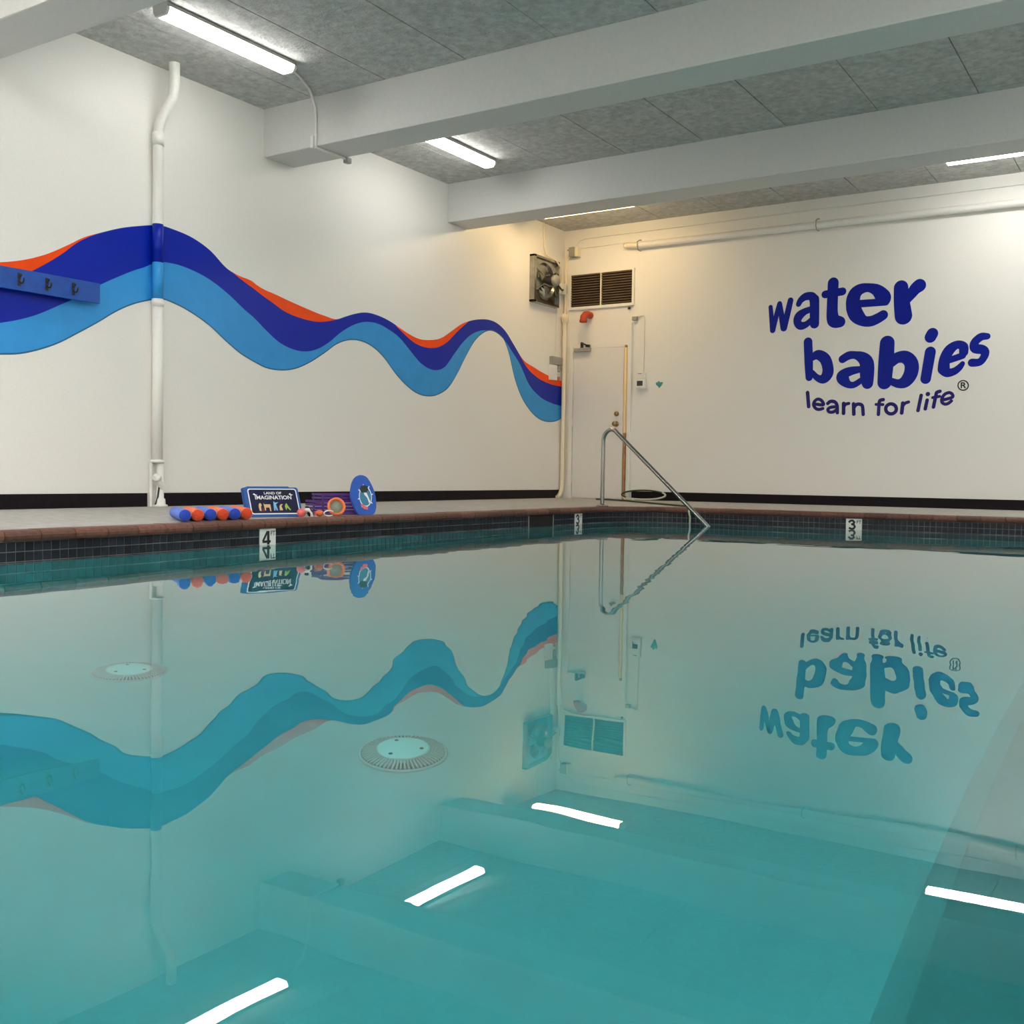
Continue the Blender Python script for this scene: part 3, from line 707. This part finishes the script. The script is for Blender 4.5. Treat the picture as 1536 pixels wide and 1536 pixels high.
MB().lathe([(0, 0.03), (0.045, 0.03), (0.06, 0.05), (0.066, 0.07), (0.066, 0.19), (0.058, 0.2), (0, 0.2)], (0, fc[0], fc[1]), axis=(1, 0, 0), n=24).build('motor', 'dark', fan)
MB().lathe([(0.069, 0.175), (0.071, 0.18), (0.069, 0.215), (0.06, 0.228), (0, 0.23)], (0, fc[0], fc[1]), axis=(1, 0, 0), n=24).build('motor_end_cap', 'greymetal', fan)
for s in (-1, 1):
    MB().tube([(0.05, fc[0]+0.27, fc[1]+s*0.15), (0.10, fc[0]+0.12, fc[1]+s*0.05), (0.12, fc[0], fc[1]+s*0.06)], 0.009, 8).tube([(0.05, fc[0]-0.27, fc[1]+s*0.15), (0.10, fc[0]-0.12, fc[1]+s*0.05), (0.12, fc[0], fc[1]+s*0.06)], 0.009, 8).build('motor_bracket', 'galv', fan)

# conduits and boxes on the left wall by the corner
fb = thing('fan_switch_box', (0.0, -0.16, 2.72), 'small white switch box with conduit at the right side of the exhaust fan', 'switch box')
MB().box(0.0, 0.10, -0.215, -0.105, 2.655, 2.785, 0.006).build('box', 'white', fb)
MB().box(0.02, 0.095, -0.106, -0.08, 2.665, 2.775, 0.004).build('side_plate', 'greymetal', fb)
MB().tube([(0.012, -0.56, H), (0.012, -0.545, 3.2), (0.02, -0.50, 3.11), (0.085, -0.36, 3.05), (0.085, -0.24, 2.98), (0.075, -0.17, 2.9), (0.06, -0.165, 2.78)], 0.011, 8).build('feed_conduit', 'cream', fb)
MB().tube([(0.02, -0.19, 2.66), (0.014, -0.205, 2.40), (0.014, -0.212, 1.84)], 0.010, 8).build('drop_conduit', 'white', fb)
MB().tube([(0.1, -0.2, 2.70), (0.13, -0.28, 2.68), (0.15, -0.38, 2.70), (0.17, -0.45, 2.71)], 0.012, 8).build('motor_cord', 'dark', fb)
jb = thing('junction_box', (0, -0.21, 1.77), 'square grey junction box at the end of the orange mural stripe', 'box')
MB().box(0.0, 0.05, -0.355, -0.10, 1.735, 1.835, 0.005).build('box', 'greymetal', jb)
MB().tube([(0.02, -0.14, 1.74), (0.02, -0.14, 1.68), (0.018, -0.15, 1.655)], 0.022, 10).build('connector', 'greymetal', jb)
ws = thing('wall_sensor', (0, -0.29, 1.62), 'white plastic box just below the grey junction box, over the orange stripe', 'sensor')
MB().box(0.0, 0.045, -0.37, -0.215, 1.53, 1.725, 0.006).build('housing', 'white', ws)
MB().box(0.0, 0.03, -0.18, -0.12, 1.545, 1.585, 0.004).build('side_clip', 'stripe_brown', ws)

# corner conduit pipe with rounded cap
cp = thing('corner_pipe', (0.045, -0.05, 0), 'white pipe with a bulbous top standing in the corner beside the door', 'pipe')
MB().tube([(0.045, -0.05, 2.32), (0.045, -0.05, 0.22), (0.042, -0.055, 0.12), (0.035, -0.09, 0.05), (0.03, -0.13, 0.012), (0.03, -0.16, 0.008)], 0.028, 14).build('pipe', 'cream', cp)
MB().lathe([(0, -0.07), (0.034, -0.06), (0.046, -0.03), (0.048, 0.01), (0.04, 0.045), (0.02, 0.062), (0, 0.065)], (0.045, -0.05, 2.355), n=18).build('cap', 'cream', cp)

# upper corner box with conduits
ub = thing('corner_junction_box', (0.18, 0, 3.2), 'small box with bent conduits high on the back wall left of the long pipe', 'box')
MB().box(0.115, 0.20, -0.10, 0, 3.145, 3.265, 0.005).build('box', 'greymetal', ub)
MB().box(0.198, 0.245, -0.085, 0, 3.14, 3.262, 0.004).build('cover', 'cream', ub)
MB().tube([(0.13, -0.03, 3.18), (0.09, -0.03, 3.17), (0.055, -0.03, 3.13), (0.042, -0.03, 3.06), (0.042, -0.03, 2.42)], 0.016, 10).build('drop_conduit', 'cream', ub)
MB().tube([(0.06, -0.03, 3.245), (0.12, -0.03, 3.25)], 0.01, 8).build('stub', 'stripe_brown', ub)
MB().tube([(0.20, -0.012, 3.26), (0.20, -0.012, 3.31), (0.225, -0.012, 3.35), (0.29, -0.012, 3.37), (0.6, -0.012, 3.375), (RX, -0.012, 3.375)], 0.008, 8).build('ceiling_conduit', 'white', ub)
MB().tube([(0.245, -0.01, 3.255), (0.6, -0.01, 3.255), (0.93, -0.01, 3.262)], 0.006, 8).build('link_conduit', 'white', ub)

# long pipe along the top of the back wall
lp = thing('wall_pipe', (0.9, -0.06, 3.19), 'long white horizontal pipe high along the back wall', 'pipe')
MB().tube([(1.10, -0.07, 3.195), (RX, -0.07, 3.155)], 0.042, 16).build('pipe', 'white', lp)
MB().tube([(0.93, -0.06, 3.21), (1.10, -0.07, 3.195)], [0.032, 0.036], 14).build('end_fitting', 'cream', lp)
MB().lathe([(0, 0), (0.03, 0), (0.036, 0.02), (0.034, 0.04), (0, 0.045)], (0.90, -0.06, 3.21), axis=(1, 0, 0), n=14).build('end_plug', 'cream', lp)
for x in (1.11, 3.35, 5.6, 7.8):
    MB().tube([(x+0.03*0, -0.0, 3.27), (x, -0.05, 3.262), (x, -0.115, 3.23), (x, -0.118, 3.17), (x, -0.09, 3.135), (x, -0.03, 3.13), (x, 0.0, 3.135)], 0.006, 6).build('strap', 'greymetal', lp)

# ------------------------------------------------------------------ louvred vent over the door
vt_ = thing('wall_vent', (0.56, 0, 2.7), 'brown louvred vent grille with white centre bar above the door', 'vent')
vx0, vx1, vz0, vz1 = 0.12, 1.0, 2.495, 2.912
MB().box(vx0, vx1, -0.004, -0.001, vz0, vz1).build('backing', 'void', vt_)
f = MB()
f.box(vx0-0.03, vx0, -0.022, 0, vz0-0.035, vz1+0.02).box(vx1, vx1+0.03, -0.022, 0, vz0-0.035, vz1+0.02).box(vx0, vx1, -0.022, 0, vz1, vz1+0.02).box(vx0-0.02, vx1+0.02, -0.03, 0, vz0-0.035, vz0)
f.build('frame', 'wall', vt_)
MB().box(0.553, 0.569, -0.034, -0.003, vz0, vz1).build('centre_bar', 'cream', vt_)
for (a, b) in ((vx0, 0.553), (0.569, vx1)):
    for k in range(13):
        z = vz0+0.012+k*(vz1-vz0)/13
        MB().add([(a, -0.030, z), (b, -0.030, z), (b, -0.030, z+0.003), (a, -0.030, z+0.003), (a, -0.006, z+0.020), (b, -0.006, z+0.020), (b, -0.006, z+0.023), (a, -0.006, z+0.023)],
                 [(0,1,2,3),(4,7,6,5),(3,2,6,7),(0,4,5,1),(0,3,7,4),(1,5,6,2)]).build('slat', 'slat', vt_)

# rust orange pipe elbow above the door
el = thing('pipe_elbow', (0.37, 0, 2.33), 'rust orange pipe elbow sticking out of the wall above the door', 'pipe fitting')
MB().tube([(0.40, 0.0, 2.375), (0.40, -0.07, 2.38), (0.392, -0.12, 2.37), (0.38, -0.145, 2.34), (0.378, -0.15, 2.28)], [0.045, 0.045, 0.046, 0.046, 0.044], 16).build('elbow', 'rust', el)
MB().lathe([(0.046, -0.02), (0.050, -0.015), (0.050, 0.012), (0.046, 0.016)], (0.378, -0.15, 2.29), n=16).build('rim', 'rust', el)

# ------------------------------------------------------------------ door on the back wall
door = bpy.data.objects.new('door_1', None); COL.objects.link(door); door.location = (0.52, 0, 0)
tag(door, kind='structure', label='white painted door with closer in the far left corner')
MB().box(0.175, 0.905, -0.018, 0.0, 0.012, 1.94, 0.003).build('panel', 'door', door)
f = MB()
f.box(0.115, 0.165, -0.03, 0, 0, 2.0, 0.003).box(0.972, 1.02, -0.05, 0, 0, 2.24, 0.004).box(0.115, 1.0, -0.008, 0, 1.952, 2.0, 0.003)
f.build('frame', 'wall', door)
o = MB().box(0.915, 0.948, -0.026, 0, 0.85, 1.935, 0.003).build('edge_strip', 'strip', door); o['label'] = 'strip along the latch edge, warm light painted in as pale yellow'
o = MB().box(0.915, 0.948, -0.025, 0, 0.0, 0.85, 0.003).build('lower_edge_strip', 'stripe_brown', door)  # brown lower stretch of the latch edge strip
MB().box(0.918, 0.945, -0.027, 0, 1.936, 1.965, 0.002).build('strip_cap', 'brass', door)
cl = MB().box(0.20, 0.43, -0.075, -0.018, 1.905, 1.955, 0.008).build('closer_body', 'greymetal', door)
MB().box(0.29, 0.315, -0.055, -0.02, 1.95, 2.03).tube([(0.30, -0.05, 2.02), (0.40, -0.09, 1.985)], 0.010, 8).box(0.365, 0.415, -0.06, -0.02, 1.965, 1.995).build('closer_arm', 'dark', cl)
o = MB().lathe([(0, 0), (0.032, 0), (0.032, 0.012), (0.02, 0.022), (0, 0.022)], (0.815, -0.018, 1.095), axis=(0, -1, 0), n=18).build('deadbolt', 'brass', door)
o = MB().lathe([(0, 0), (0.034, 0), (0.034, 0.008), (0.014, 0.014), (0.014, 0.035), (0.030, 0.045), (0.034, 0.062), (0.026, 0.078), (0, 0.08)], (0.815, -0.018, 0.965), axis=(0, -1, 0), n=18).build('door_knob', 'brass', door)
for z in (0.25, 1.0, 1.7):
    MB().tube([(0.17, -0.025, z-0.05), (0.17, -0.025, z+0.05)], 0.008, 8).build('hinge', 'white', door)

# bracket, conduit and thermostat right of the door
th = thing('wall_thermostat', (1.15, 0, 1.5), 'white thermostat with dark screen and thin conduit right of the door', 'thermostat')
MB().box(1.085, 1.225, -0.055, 0, 1.405, 1.525, 0.006).build('case', 'white', th)
MB().box(1.10, 1.205, -0.058, -0.053, 1.425, 1.512, 0.002).build('bezel', 'whiteprint', th)
MB().box(1.113, 1.192, -0.060, -0.055, 1.437, 1.500).build('screen', 'screen', th)
MB().box(1.085, 1.215, -0.045, 0, 1.528, 1.60, 0.005).build('upper_box', 'white', th)
MB().box(1.12, 1.17, -0.047, -0.044, 1.588, 1.594).build('slot', 'dark', th)
MB().tube([(1.02, -0.02, 2.31), (1.10, -0.02, 2.32), (1.165, -0.012, 2.325), (1.178, -0.010, 2.30), (1.178, -0.010, 1.60)], 0.0075, 8).build('conduit', 'white', th)
MB().box(1.02, 1.085, -0.05, 0, 2.265, 2.315, 0.006).build('conduit_fitting', 'greymetal', th)
o = MB().prism([(1.345,1.475),(1.37,1.478),(1.39,1.495),(1.405,1.475),(1.43,1.482),(1.445,1.47),(1.425,1.435),(1.395,1.405),(1.375,1.43),(1.352,1.445)], lambda u, v, d: (u, d, v), -0.003, -0.0003).build('wall_sticker', 'sticker')
tag(o, 'small teal fish shaped sticker on the wall right of the thermostat', 'sticker')
o = MB().lathe([(0, 0), (0.018, 0), (0.016, 0.03), (0.01, 0.04), (0, 0.04)], (0.965, -0.01, 2.43), axis=(0.2, -1, -0.3), n=10).build('wall_bolt', 'dark')
tag(o, 'small dark bolt head under the right end of the vent grille', 'bolt')

# ------------------------------------------------------------------ stainless handrail
hr = thing('pool_handrail', (1.85, -2.33, ZC), 'stainless steel handrail rising from the deck and sloping into the water', 'handrail')
p0 = Vector((1.85, -2.33, -0.01)); d = Vector((1.185, -0.02, 0)); dn = d.normalized()
ztop = 0.80
pts = [p0, p0+Vector((0,0,0.62))]
for k in range(1, 9):
    a = PI/2*k/8*1.0
    pts.append(p0+Vector((0,0,0.665))+dn*(0.10*(1-math.cos(a)))+Vector((0,0,0.125*math.sin(a))))
slope_end = p0+d+Vector((0, 0, ZW+0.01))
s0 = pts[-1]
pts.append(s0+dn*0.035+Vector((0,0,-0.012)))
dirr = (slope_end-pts[-1]).normalized()
pts.append(pts[-1]+dirr*0.05)
pts.append(slope_end)
pts.append(slope_end+dirr*0.55)
MB().tube(pts, 0.0215, 18).build('rail', 'steel', hr)
MB().lathe([(0, 0), (0.065, 0), (0.06, 0.012), (0.03, 0.02), (0.0215, 0.022)], (p0.x, p0.y, -0.018), n=24).build('base_flange', 'steel', hr)

# hose coiled by the door
hose = thing('garden_hose', (1.2, -0.15, 0), 'dark green hose coiled against the baseboard by the door, trailing into the pool', 'hose')
loop = [(1.235+0.30*math.cos(a), -0.05-0.05*(1-(0.068+0.055*math.sin(a))/0.12), 0.068+0.056*math.sin(a)) for a in np.linspace(PI*1.45, -PI*0.15, 30)]
MB().tube(loop, 0.010, 8).build('coil', 'hose', hose)
loop = [(1.235+0.31*math.cos(a), -0.06-0.06*(1-(0.068+0.055*math.sin(a))/0.12), 0.068+0.058*math.sin(a)) for a in np.linspace(PI*0.18, -PI*0.75, 22)]
MB().tube(loop, 0.011, 8).build('pale_coil', 'hosewhite', hose)
MB().tube([(0.93, -0.05, 0.07), (0.95, -0.07, 0.035), (1.0, -0.11, 0.008), (1.2, -0.3, 0.006), (1.35, -0.55, 0.004)], 0.011, 8).build('pale_run', 'hosewhite', hose)
MB().tube([(0.72, -0.35, 0.006), (1.0, -0.5, 0.006), (1.35, -0.7, 0.003), (1.7, -1.0, -0.002), (2.2, -1.4, -0.008), (2.5, -1.68, -0.010), (2.58, -1.76, -0.008)], 0.010, 8).build('run', 'hose', hose)
MB().tube([(2.58, -1.76, -0.008), (2.62, -1.83, -0.004), (2.635, -1.885, -0.02), (2.64, -1.905, -0.06), (2.65, -1.895, -0.12), (2.65, -1.90, -0.26)], 0.010, 8).build('hanging_end', 'hosewhite', hose)

# ------------------------------------------------------------------ foam noodles on the deck
ax = Vector((-0.839, 0.545, 0.0)).normalized()
NL = 0.50
def noodle(k):
    blue = k % 2 == 0
    r = 0.0375
    e = Vector((1.87, -7.785+0.1*k, ZC+0.004+r))
    order = ['first', 'second', 'third', 'fourth', 'fifth', 'last'][k]
    lab = '%s foam noodle, %s of the six lying side by side from the left' % ('blue' if blue else 'orange', order)
    t = thing('foam_noodle', e, lab, 'pool noodle', 'six foam noodles on the pool edge')
    MB().lathe([(r*0.93, 0.002), (r, 0.008), (r, NL-0.006), (r*0.93, NL), (0, NL)], e, axis=ax, n=16).build('body', 'foamblue' if blue else 'foamorange', t)
    MB().lathe([(0, 0.0), (r*0.90, 0.0), (r*0.935, 0.0025)], e, axis=ax, n=16).build('cut_end', 'foamblue_end' if blue else 'foamorange_end', t)
for k in range(6): noodle(k)

# ------------------------------------------------------------------ kickboards
def board_frame(bl, e, lean_dir, up):
    e = Vector(e).normalized(); upv = Vector(up).normalized(); bl = Vector(bl)
    nv = e.cross(upv).normalized()
    return lambda u, v, d: bl + e*u + upv*v + nv*d
def rrect(w, h, r, x0=0, y0=0, n=5):
    pts = []
    for cx, cy, a in ((w-r, h-r, 0), (r, h-r, PI/2), (r, r, PI), (w-r, r, 1.5*PI)):
        pts += [(x0+cx+r*math.cos(a+PI/2*i/n), y0+cy+r*math.sin(a+PI/2*i/n)) for i in range(n+1)]
    return pts
fnb = board_frame((1.62, -7.03, ZC+0.004), (0.33, 0.94, 0), 0, (-0.40, 0.14, 0.90))
ib = thing('printed_kickboard', (1.68, -6.8, ZC), 'blue kickboard with dark printed panel reading imagination, propped up', 'kickboard')
BW, BH = 0.405, 0.222
MB().prism(rrect(BW, BH, 0.018), fnb, -0.022, 0.0).build('board', 'kick', ib)
PW = (0.022, 0.018, BW-0.016, BH-0.010)
w_, h_ = PW[2]-PW[0], PW[3]-PW[1]
MB().prism(rrect(w_, h_, 0.018, PW[0], PW[1]), fnb, 0.0, 0.0012).build('white_border', 'whiteprint', ib)
MB().prism(rrect(w_-0.016, h_-0.016, 0.014, PW[0]+0.008, PW[1]+0.008), fnb, 0.0, 0.002).build('printed_panel', 'print', ib)
text_mesh('IMAGINATION', 0.040, lambda u, v, d: fnb(u+0.205, v+0.142, d), 0.0028, sx=1.05).build('title_lettering', 'whiteprint', ib)
text_mesh('LAND OF', 0.026, lambda u, v, d: fnb(u+0.205, v+0.176, d), 0.0028, sx=1.2).build('upper_lettering', 'whiteprint', ib)
def blob(pts): return pts
deco = [('tan', [(0.085,0.045),(0.098,0.042),(0.100,0.075),(0.108,0.088),(0.098,0.104),(0.086,0.092),(0.083,0.075)]),
        ('tan', [(0.125,0.045),(0.132,0.045),(0.136,0.068),(0.160,0.068),(0.163,0.040),(0.171,0.040),(0.172,0.092),(0.13,0.092),(0.122,0.1)]),
        ('cyan', [(0.192,0.045),(0.203,0.045),(0.205,0.068),(0.212,0.045),(0.222,0.046),(0.214,0.092),(0.236,0.108),(0.21,0.104),(0.2,0.116),(0.196,0.09)]),
        ('tan', [(0.236,0.046),(0.246,0.048),(0.252,0.045),(0.26,0.05),(0.252,0.078),(0.268,0.094),(0.250,0.092),(0.238,0.078)]),
        ('green', [(0.285,0.046),(0.294,0.068),(0.315,0.044),(0.320,0.05),(0.302,0.082),(0.296,0.1),(0.285,0.092),(0.279,0.075)]),
        ('magenta', [(0.104,0.040),(0.122,0.040),(0.12,0.062),(0.108,0.062)]),
        ('whiteprint', [(0.055,0.168),(0.075,0.158),(0.09,0.164),(0.076,0.166),(0.068,0.176)]),
        ('whiteprint', [(0.325,0.168),(0.345,0.158),(0.36,0.166),(0.345,0.166),(0.338,0.178)])]
for k, (m, poly) in enumerate(deco):
    MB().prism(poly, fnb, 0.0015, 0.0027).build('printed_shape', m, ib)
for j, (dx, dv, lab) in enumerate(((0.026, 0.020, 'plain blue kickboard stacked directly behind the printed one'),)):
    f2 = lambda u, v, d, q=dx: fnb(u-0.004, v+dv, d-q)
    o = MB().prism([(0.012,0), (BW-0.02,0), (BW-0.015,0.02), (BW-0.02,BH-0.022), (BW-0.055,BH), (0.05,BH), (0.002,BH-0.014), (0.0,0.02)], f2, -0.02, -0.002).build('kickboard', 'kick')
    tag(o, lab, 'kickboard')

# egg shaped board standing up
fe0 = Vector((1.84, -6.085, ZC+0.003))
nx = Vector((0.90, -0.44, 0)).normalized()
ev = Vector((-nx.y, nx.x, 0)); uv = (Vector((0,0,1))*0.985 - nx*0.17).normalized(); nn = ev.cross(uv).normalized()
fe = lambda u, v, d: fe0 + ev*u*0.77 + uv*v + nn*d
eb = thing('oval_kickboard', fe0, 'bright blue egg shaped board standing upright with a round emblem', 'kickboard')
egg = [(-0.055,0.0),(0.075,0.0),(0.115,0.035),(0.125,0.085),(0.12,0.15),(0.095,0.215),(0.055,0.272),(0.015,0.296),(-0.045,0.298),(-0.09,0.270),(-0.118,0.22),(-0.132,0.15),(-0.118,0.09),(-0.09,0.035)]
def smooth_poly(P, n=4):
    res = []
    for i in range(len(P)):
        p0_, p1, p2, p3 = P[i-1], P[i], P[(i+1) % len(P)], P[(i+2) % len(P)]
        for j in range(n):
            t = j/n
            res.append(tuple(0.5*(2*p1[k]+(p2[k]-p0_[k])*t+(2*p0_[k]-5*p1[k]+4*p2[k]-p3[k])*t*t+(3*p1[k]-p0_[k]-3*p2[k]+p3[k])*t**3) for k in range(2)))
    return res
MB().prism(smooth_poly(egg), fe, -0.028, 0.0).build('board', 'egg', eb)
ec = (0.015, 0.138)
rg = MB()
N_ = 32
for k in range(N_):
    a, b = 2*PI*k/N_, 2*PI*(k+1)/N_
    rg.prism([(ec[0]+r*math.cos(q)*0.9, ec[1]+r*math.sin(q)*1.05) for r, q in ((0.066, a), (0.074, a), (0.074, b), (0.066, b))], fe, 0.0, 0.0016)
for k in range(8):
    a = 2*PI*k/8+0.2
    rg.prism([(ec[0]+0.9*(r*math.cos(a)+s*math.sin(a)), ec[1]+1.05*(r*math.sin(a)-s*math.cos(a))) for r, s in ((0.072, -0.004), (0.09, -0.004), (0.09, 0.004), (0.072, 0.004))], fe, 0.0, 0.0016)
rg.build('emblem_ring', 'whiteprint', eb)
MB().prism([(ec[0]+0.066*0.9*math.cos(2*PI*k/32), ec[1]+0.066*1.05*math.sin(2*PI*k/32)) for k in range(32)], fe, 0.0, 0.001).build('emblem_field', 'tealprint', eb)
MB().prism([(-0.038,0.185),(-0.03,0.215),(0.005,0.225),(0.04,0.215),(0.05,0.19),(0.03,0.172),(-0.02,0.165)], fe, 0.0, 0.002).build('dark_patch', 'ink', eb)
MB().prism([(0.0,0.168),(0.03,0.165),(0.062,0.10),(0.05,0.085),(0.034,0.125),(0.02,0.14),(0.005,0.15)], fe, 0.0, 0.002).build('pale_patch', 'whiteprint', eb)
MB().prism([(-0.04,0.075),(-0.01,0.045),(0.03,0.038),(0.035,0.058),(0.0,0.068),(-0.02,0.085)], fe, 0.0, 0.002).build('pink_patch', 'pink', eb)

# purple slatted basket
cr = thing('purple_basket', (1.6, -6.2, ZC), 'purple slatted plastic basket behind the orange rimmed hoop', 'basket')
bo = Vector((1.60, -6.36, ZC+0.003)); be = Vector((0.45, 0.893, 0)).normalized(); bb = Vector((-be.y, be.x, 0))
fbk = lambda u, v, d: bo + be*u + bb*v + Vector((0, 0, d))
W_, D_ = 0.40, 0.22
MB().prism([(0,0),(W_,0),(W_,D_),(0,D_)], fbk, 0, 0.006).build('base', 'purple', cr)
for k in range(6):
    z = 0.012+k*0.0255
    sl = MB()
    x0 = 0.0 if k < 4 else 0.05
    sl.prism([(x0,0),(W_,0),(W_,0.006),(x0,0.006)], fbk, z, z+0.015).prism([(x0,D_-0.006),(W_,D_-0.006),(W_,D_),(x0,D_)], fbk, z, z+0.015)
    sl.prism([(x0,0.006),(x0+0.006,0.006),(x0+0.006,D_-0.006),(x0,D_-0.006)], fbk, z, z+0.015).prism([(W_-0.006,0.006),(W_,0.006),(W_,D_-0.006),(W_-0.006,D_-0.006)], fbk, z, z+0.015)
    sl.build('slat', 'purple', cr)
for (u, v) in ((0.055, 0.006), (W_-0.014, 0.006), (0.055, D_-0.016), (W_-0.014, D_-0.016), (W_/2, 0.006)):
    MB().prism([(u,v),(u+0.012,v),(u+0.012,v+0.008),(u,v+0.008)], fbk, 0.0, 0.152).build('upright', 'purple', cr)

# orange rimmed hoop leaning on the basket
hp = Vector((1.80, -6.355, ZC+0.068))
hx = Vector((0.80, -0.52, 0.30)).normalized()
ho = thing('orange_hoop', (1.80, -6.355, ZC), 'orange rimmed round hoop with grey mesh leaning on the purple basket', 'hoop')
MB().lathe([(0.046, -0.006), (0.050, 0.010), (0.058, 0.016), (0.066, 0.010), (0.068, -0.002), (0.062, -0.014), (0.050, -0.014), (0.046, -0.006)], hp, axis=hx, n=32).build('rim', 'ringorange', ho)
MB().lathe([(0, -0.004), (0.048, -0.004), (0.048, -0.010), (0, -0.010)], hp, axis=hx, n=32).build('mesh_disc', 'ringgrey', ho)

# bath toys
def ball(mb, c, r, n=14):
    pr = [(r[0]*math.sin(PI*i/8) if isinstance(r, tuple) else r*math.sin(PI*i/8), -(r[1] if isinstance(r, tuple) else r)*math.cos(PI*i/8)) for i in range(9)]
    return mb.lathe(pr, c, n=n)
T0 = Vector((1.83, -6.70, ZC+0.003))
ty = thing('bath_toy', T0, 'small pink, white and black bath toy beside the printed kickboard', 'toy')
ball(MB(), T0+Vector((-0.01, -0.035, 0.03)), 0.03).build('body', 'pink', ty)
ball(MB(), T0+Vector((0.0, 0.012, 0.048)), (0.022, 0.016)).tube([T0+Vector((0.02, 0.012, 0.045)), T0+Vector((0.024, 0.03, 0.025)), T0+Vector((0.02, 0.035, 0.004))], 0.008, 8).build('head', 'toywhite', ty)
ball(MB(), T0+Vector((-0.005, 0.045, 0.028)), (0.02, 0.028)).build('back', 'ink', ty)
ball(MB(), T0+Vector((0.0, 0.012, 0.068)), (0.016, 0.009)).build('cap', 'ink', ty)
T1 = Vector((1.84, -6.575, ZC+0.003))
fi = thing('fish_toy', T1, 'small orange fish shaped bath toy next to the pink toy', 'toy')
ball(MB(), T1+Vector((0, 0, 0.023)), (0.030, 0.023)).build('body', 'toyorange', fi)
MB().prism([(-0.025,0.02),(-0.05,0.04),(-0.045,0.022),(-0.05,0.004)], lambda u, v, d: T1+Vector((d, u, v)), -0.004, 0.004).build('tail', 'toyorange', fi)
MB().lathe([(0, 0), (0.009, 0.0), (0.007, 0.005), (0, 0.006)], T1+Vector((0.024, 0.004, 0.026)), axis=(0.8, -0.5, 0.2), n=10).build('eye', 'foamorange_end', fi)
T2 = Vector((1.86, -6.50, ZC+0.003))
rr_ = MB().tube([T2+Vector((0.012*math.cos(a), 0.038*math.cos(a), 0.022+0.019*math.sin(a))) for a in np.linspace(0.2*PI, 1.75*PI, 20)], 0.005, 8).build('dive_ring', 'toywhite')
tag(rr_, 'small pale ring shaped toy standing between the fish and the orange hoop', 'toy')
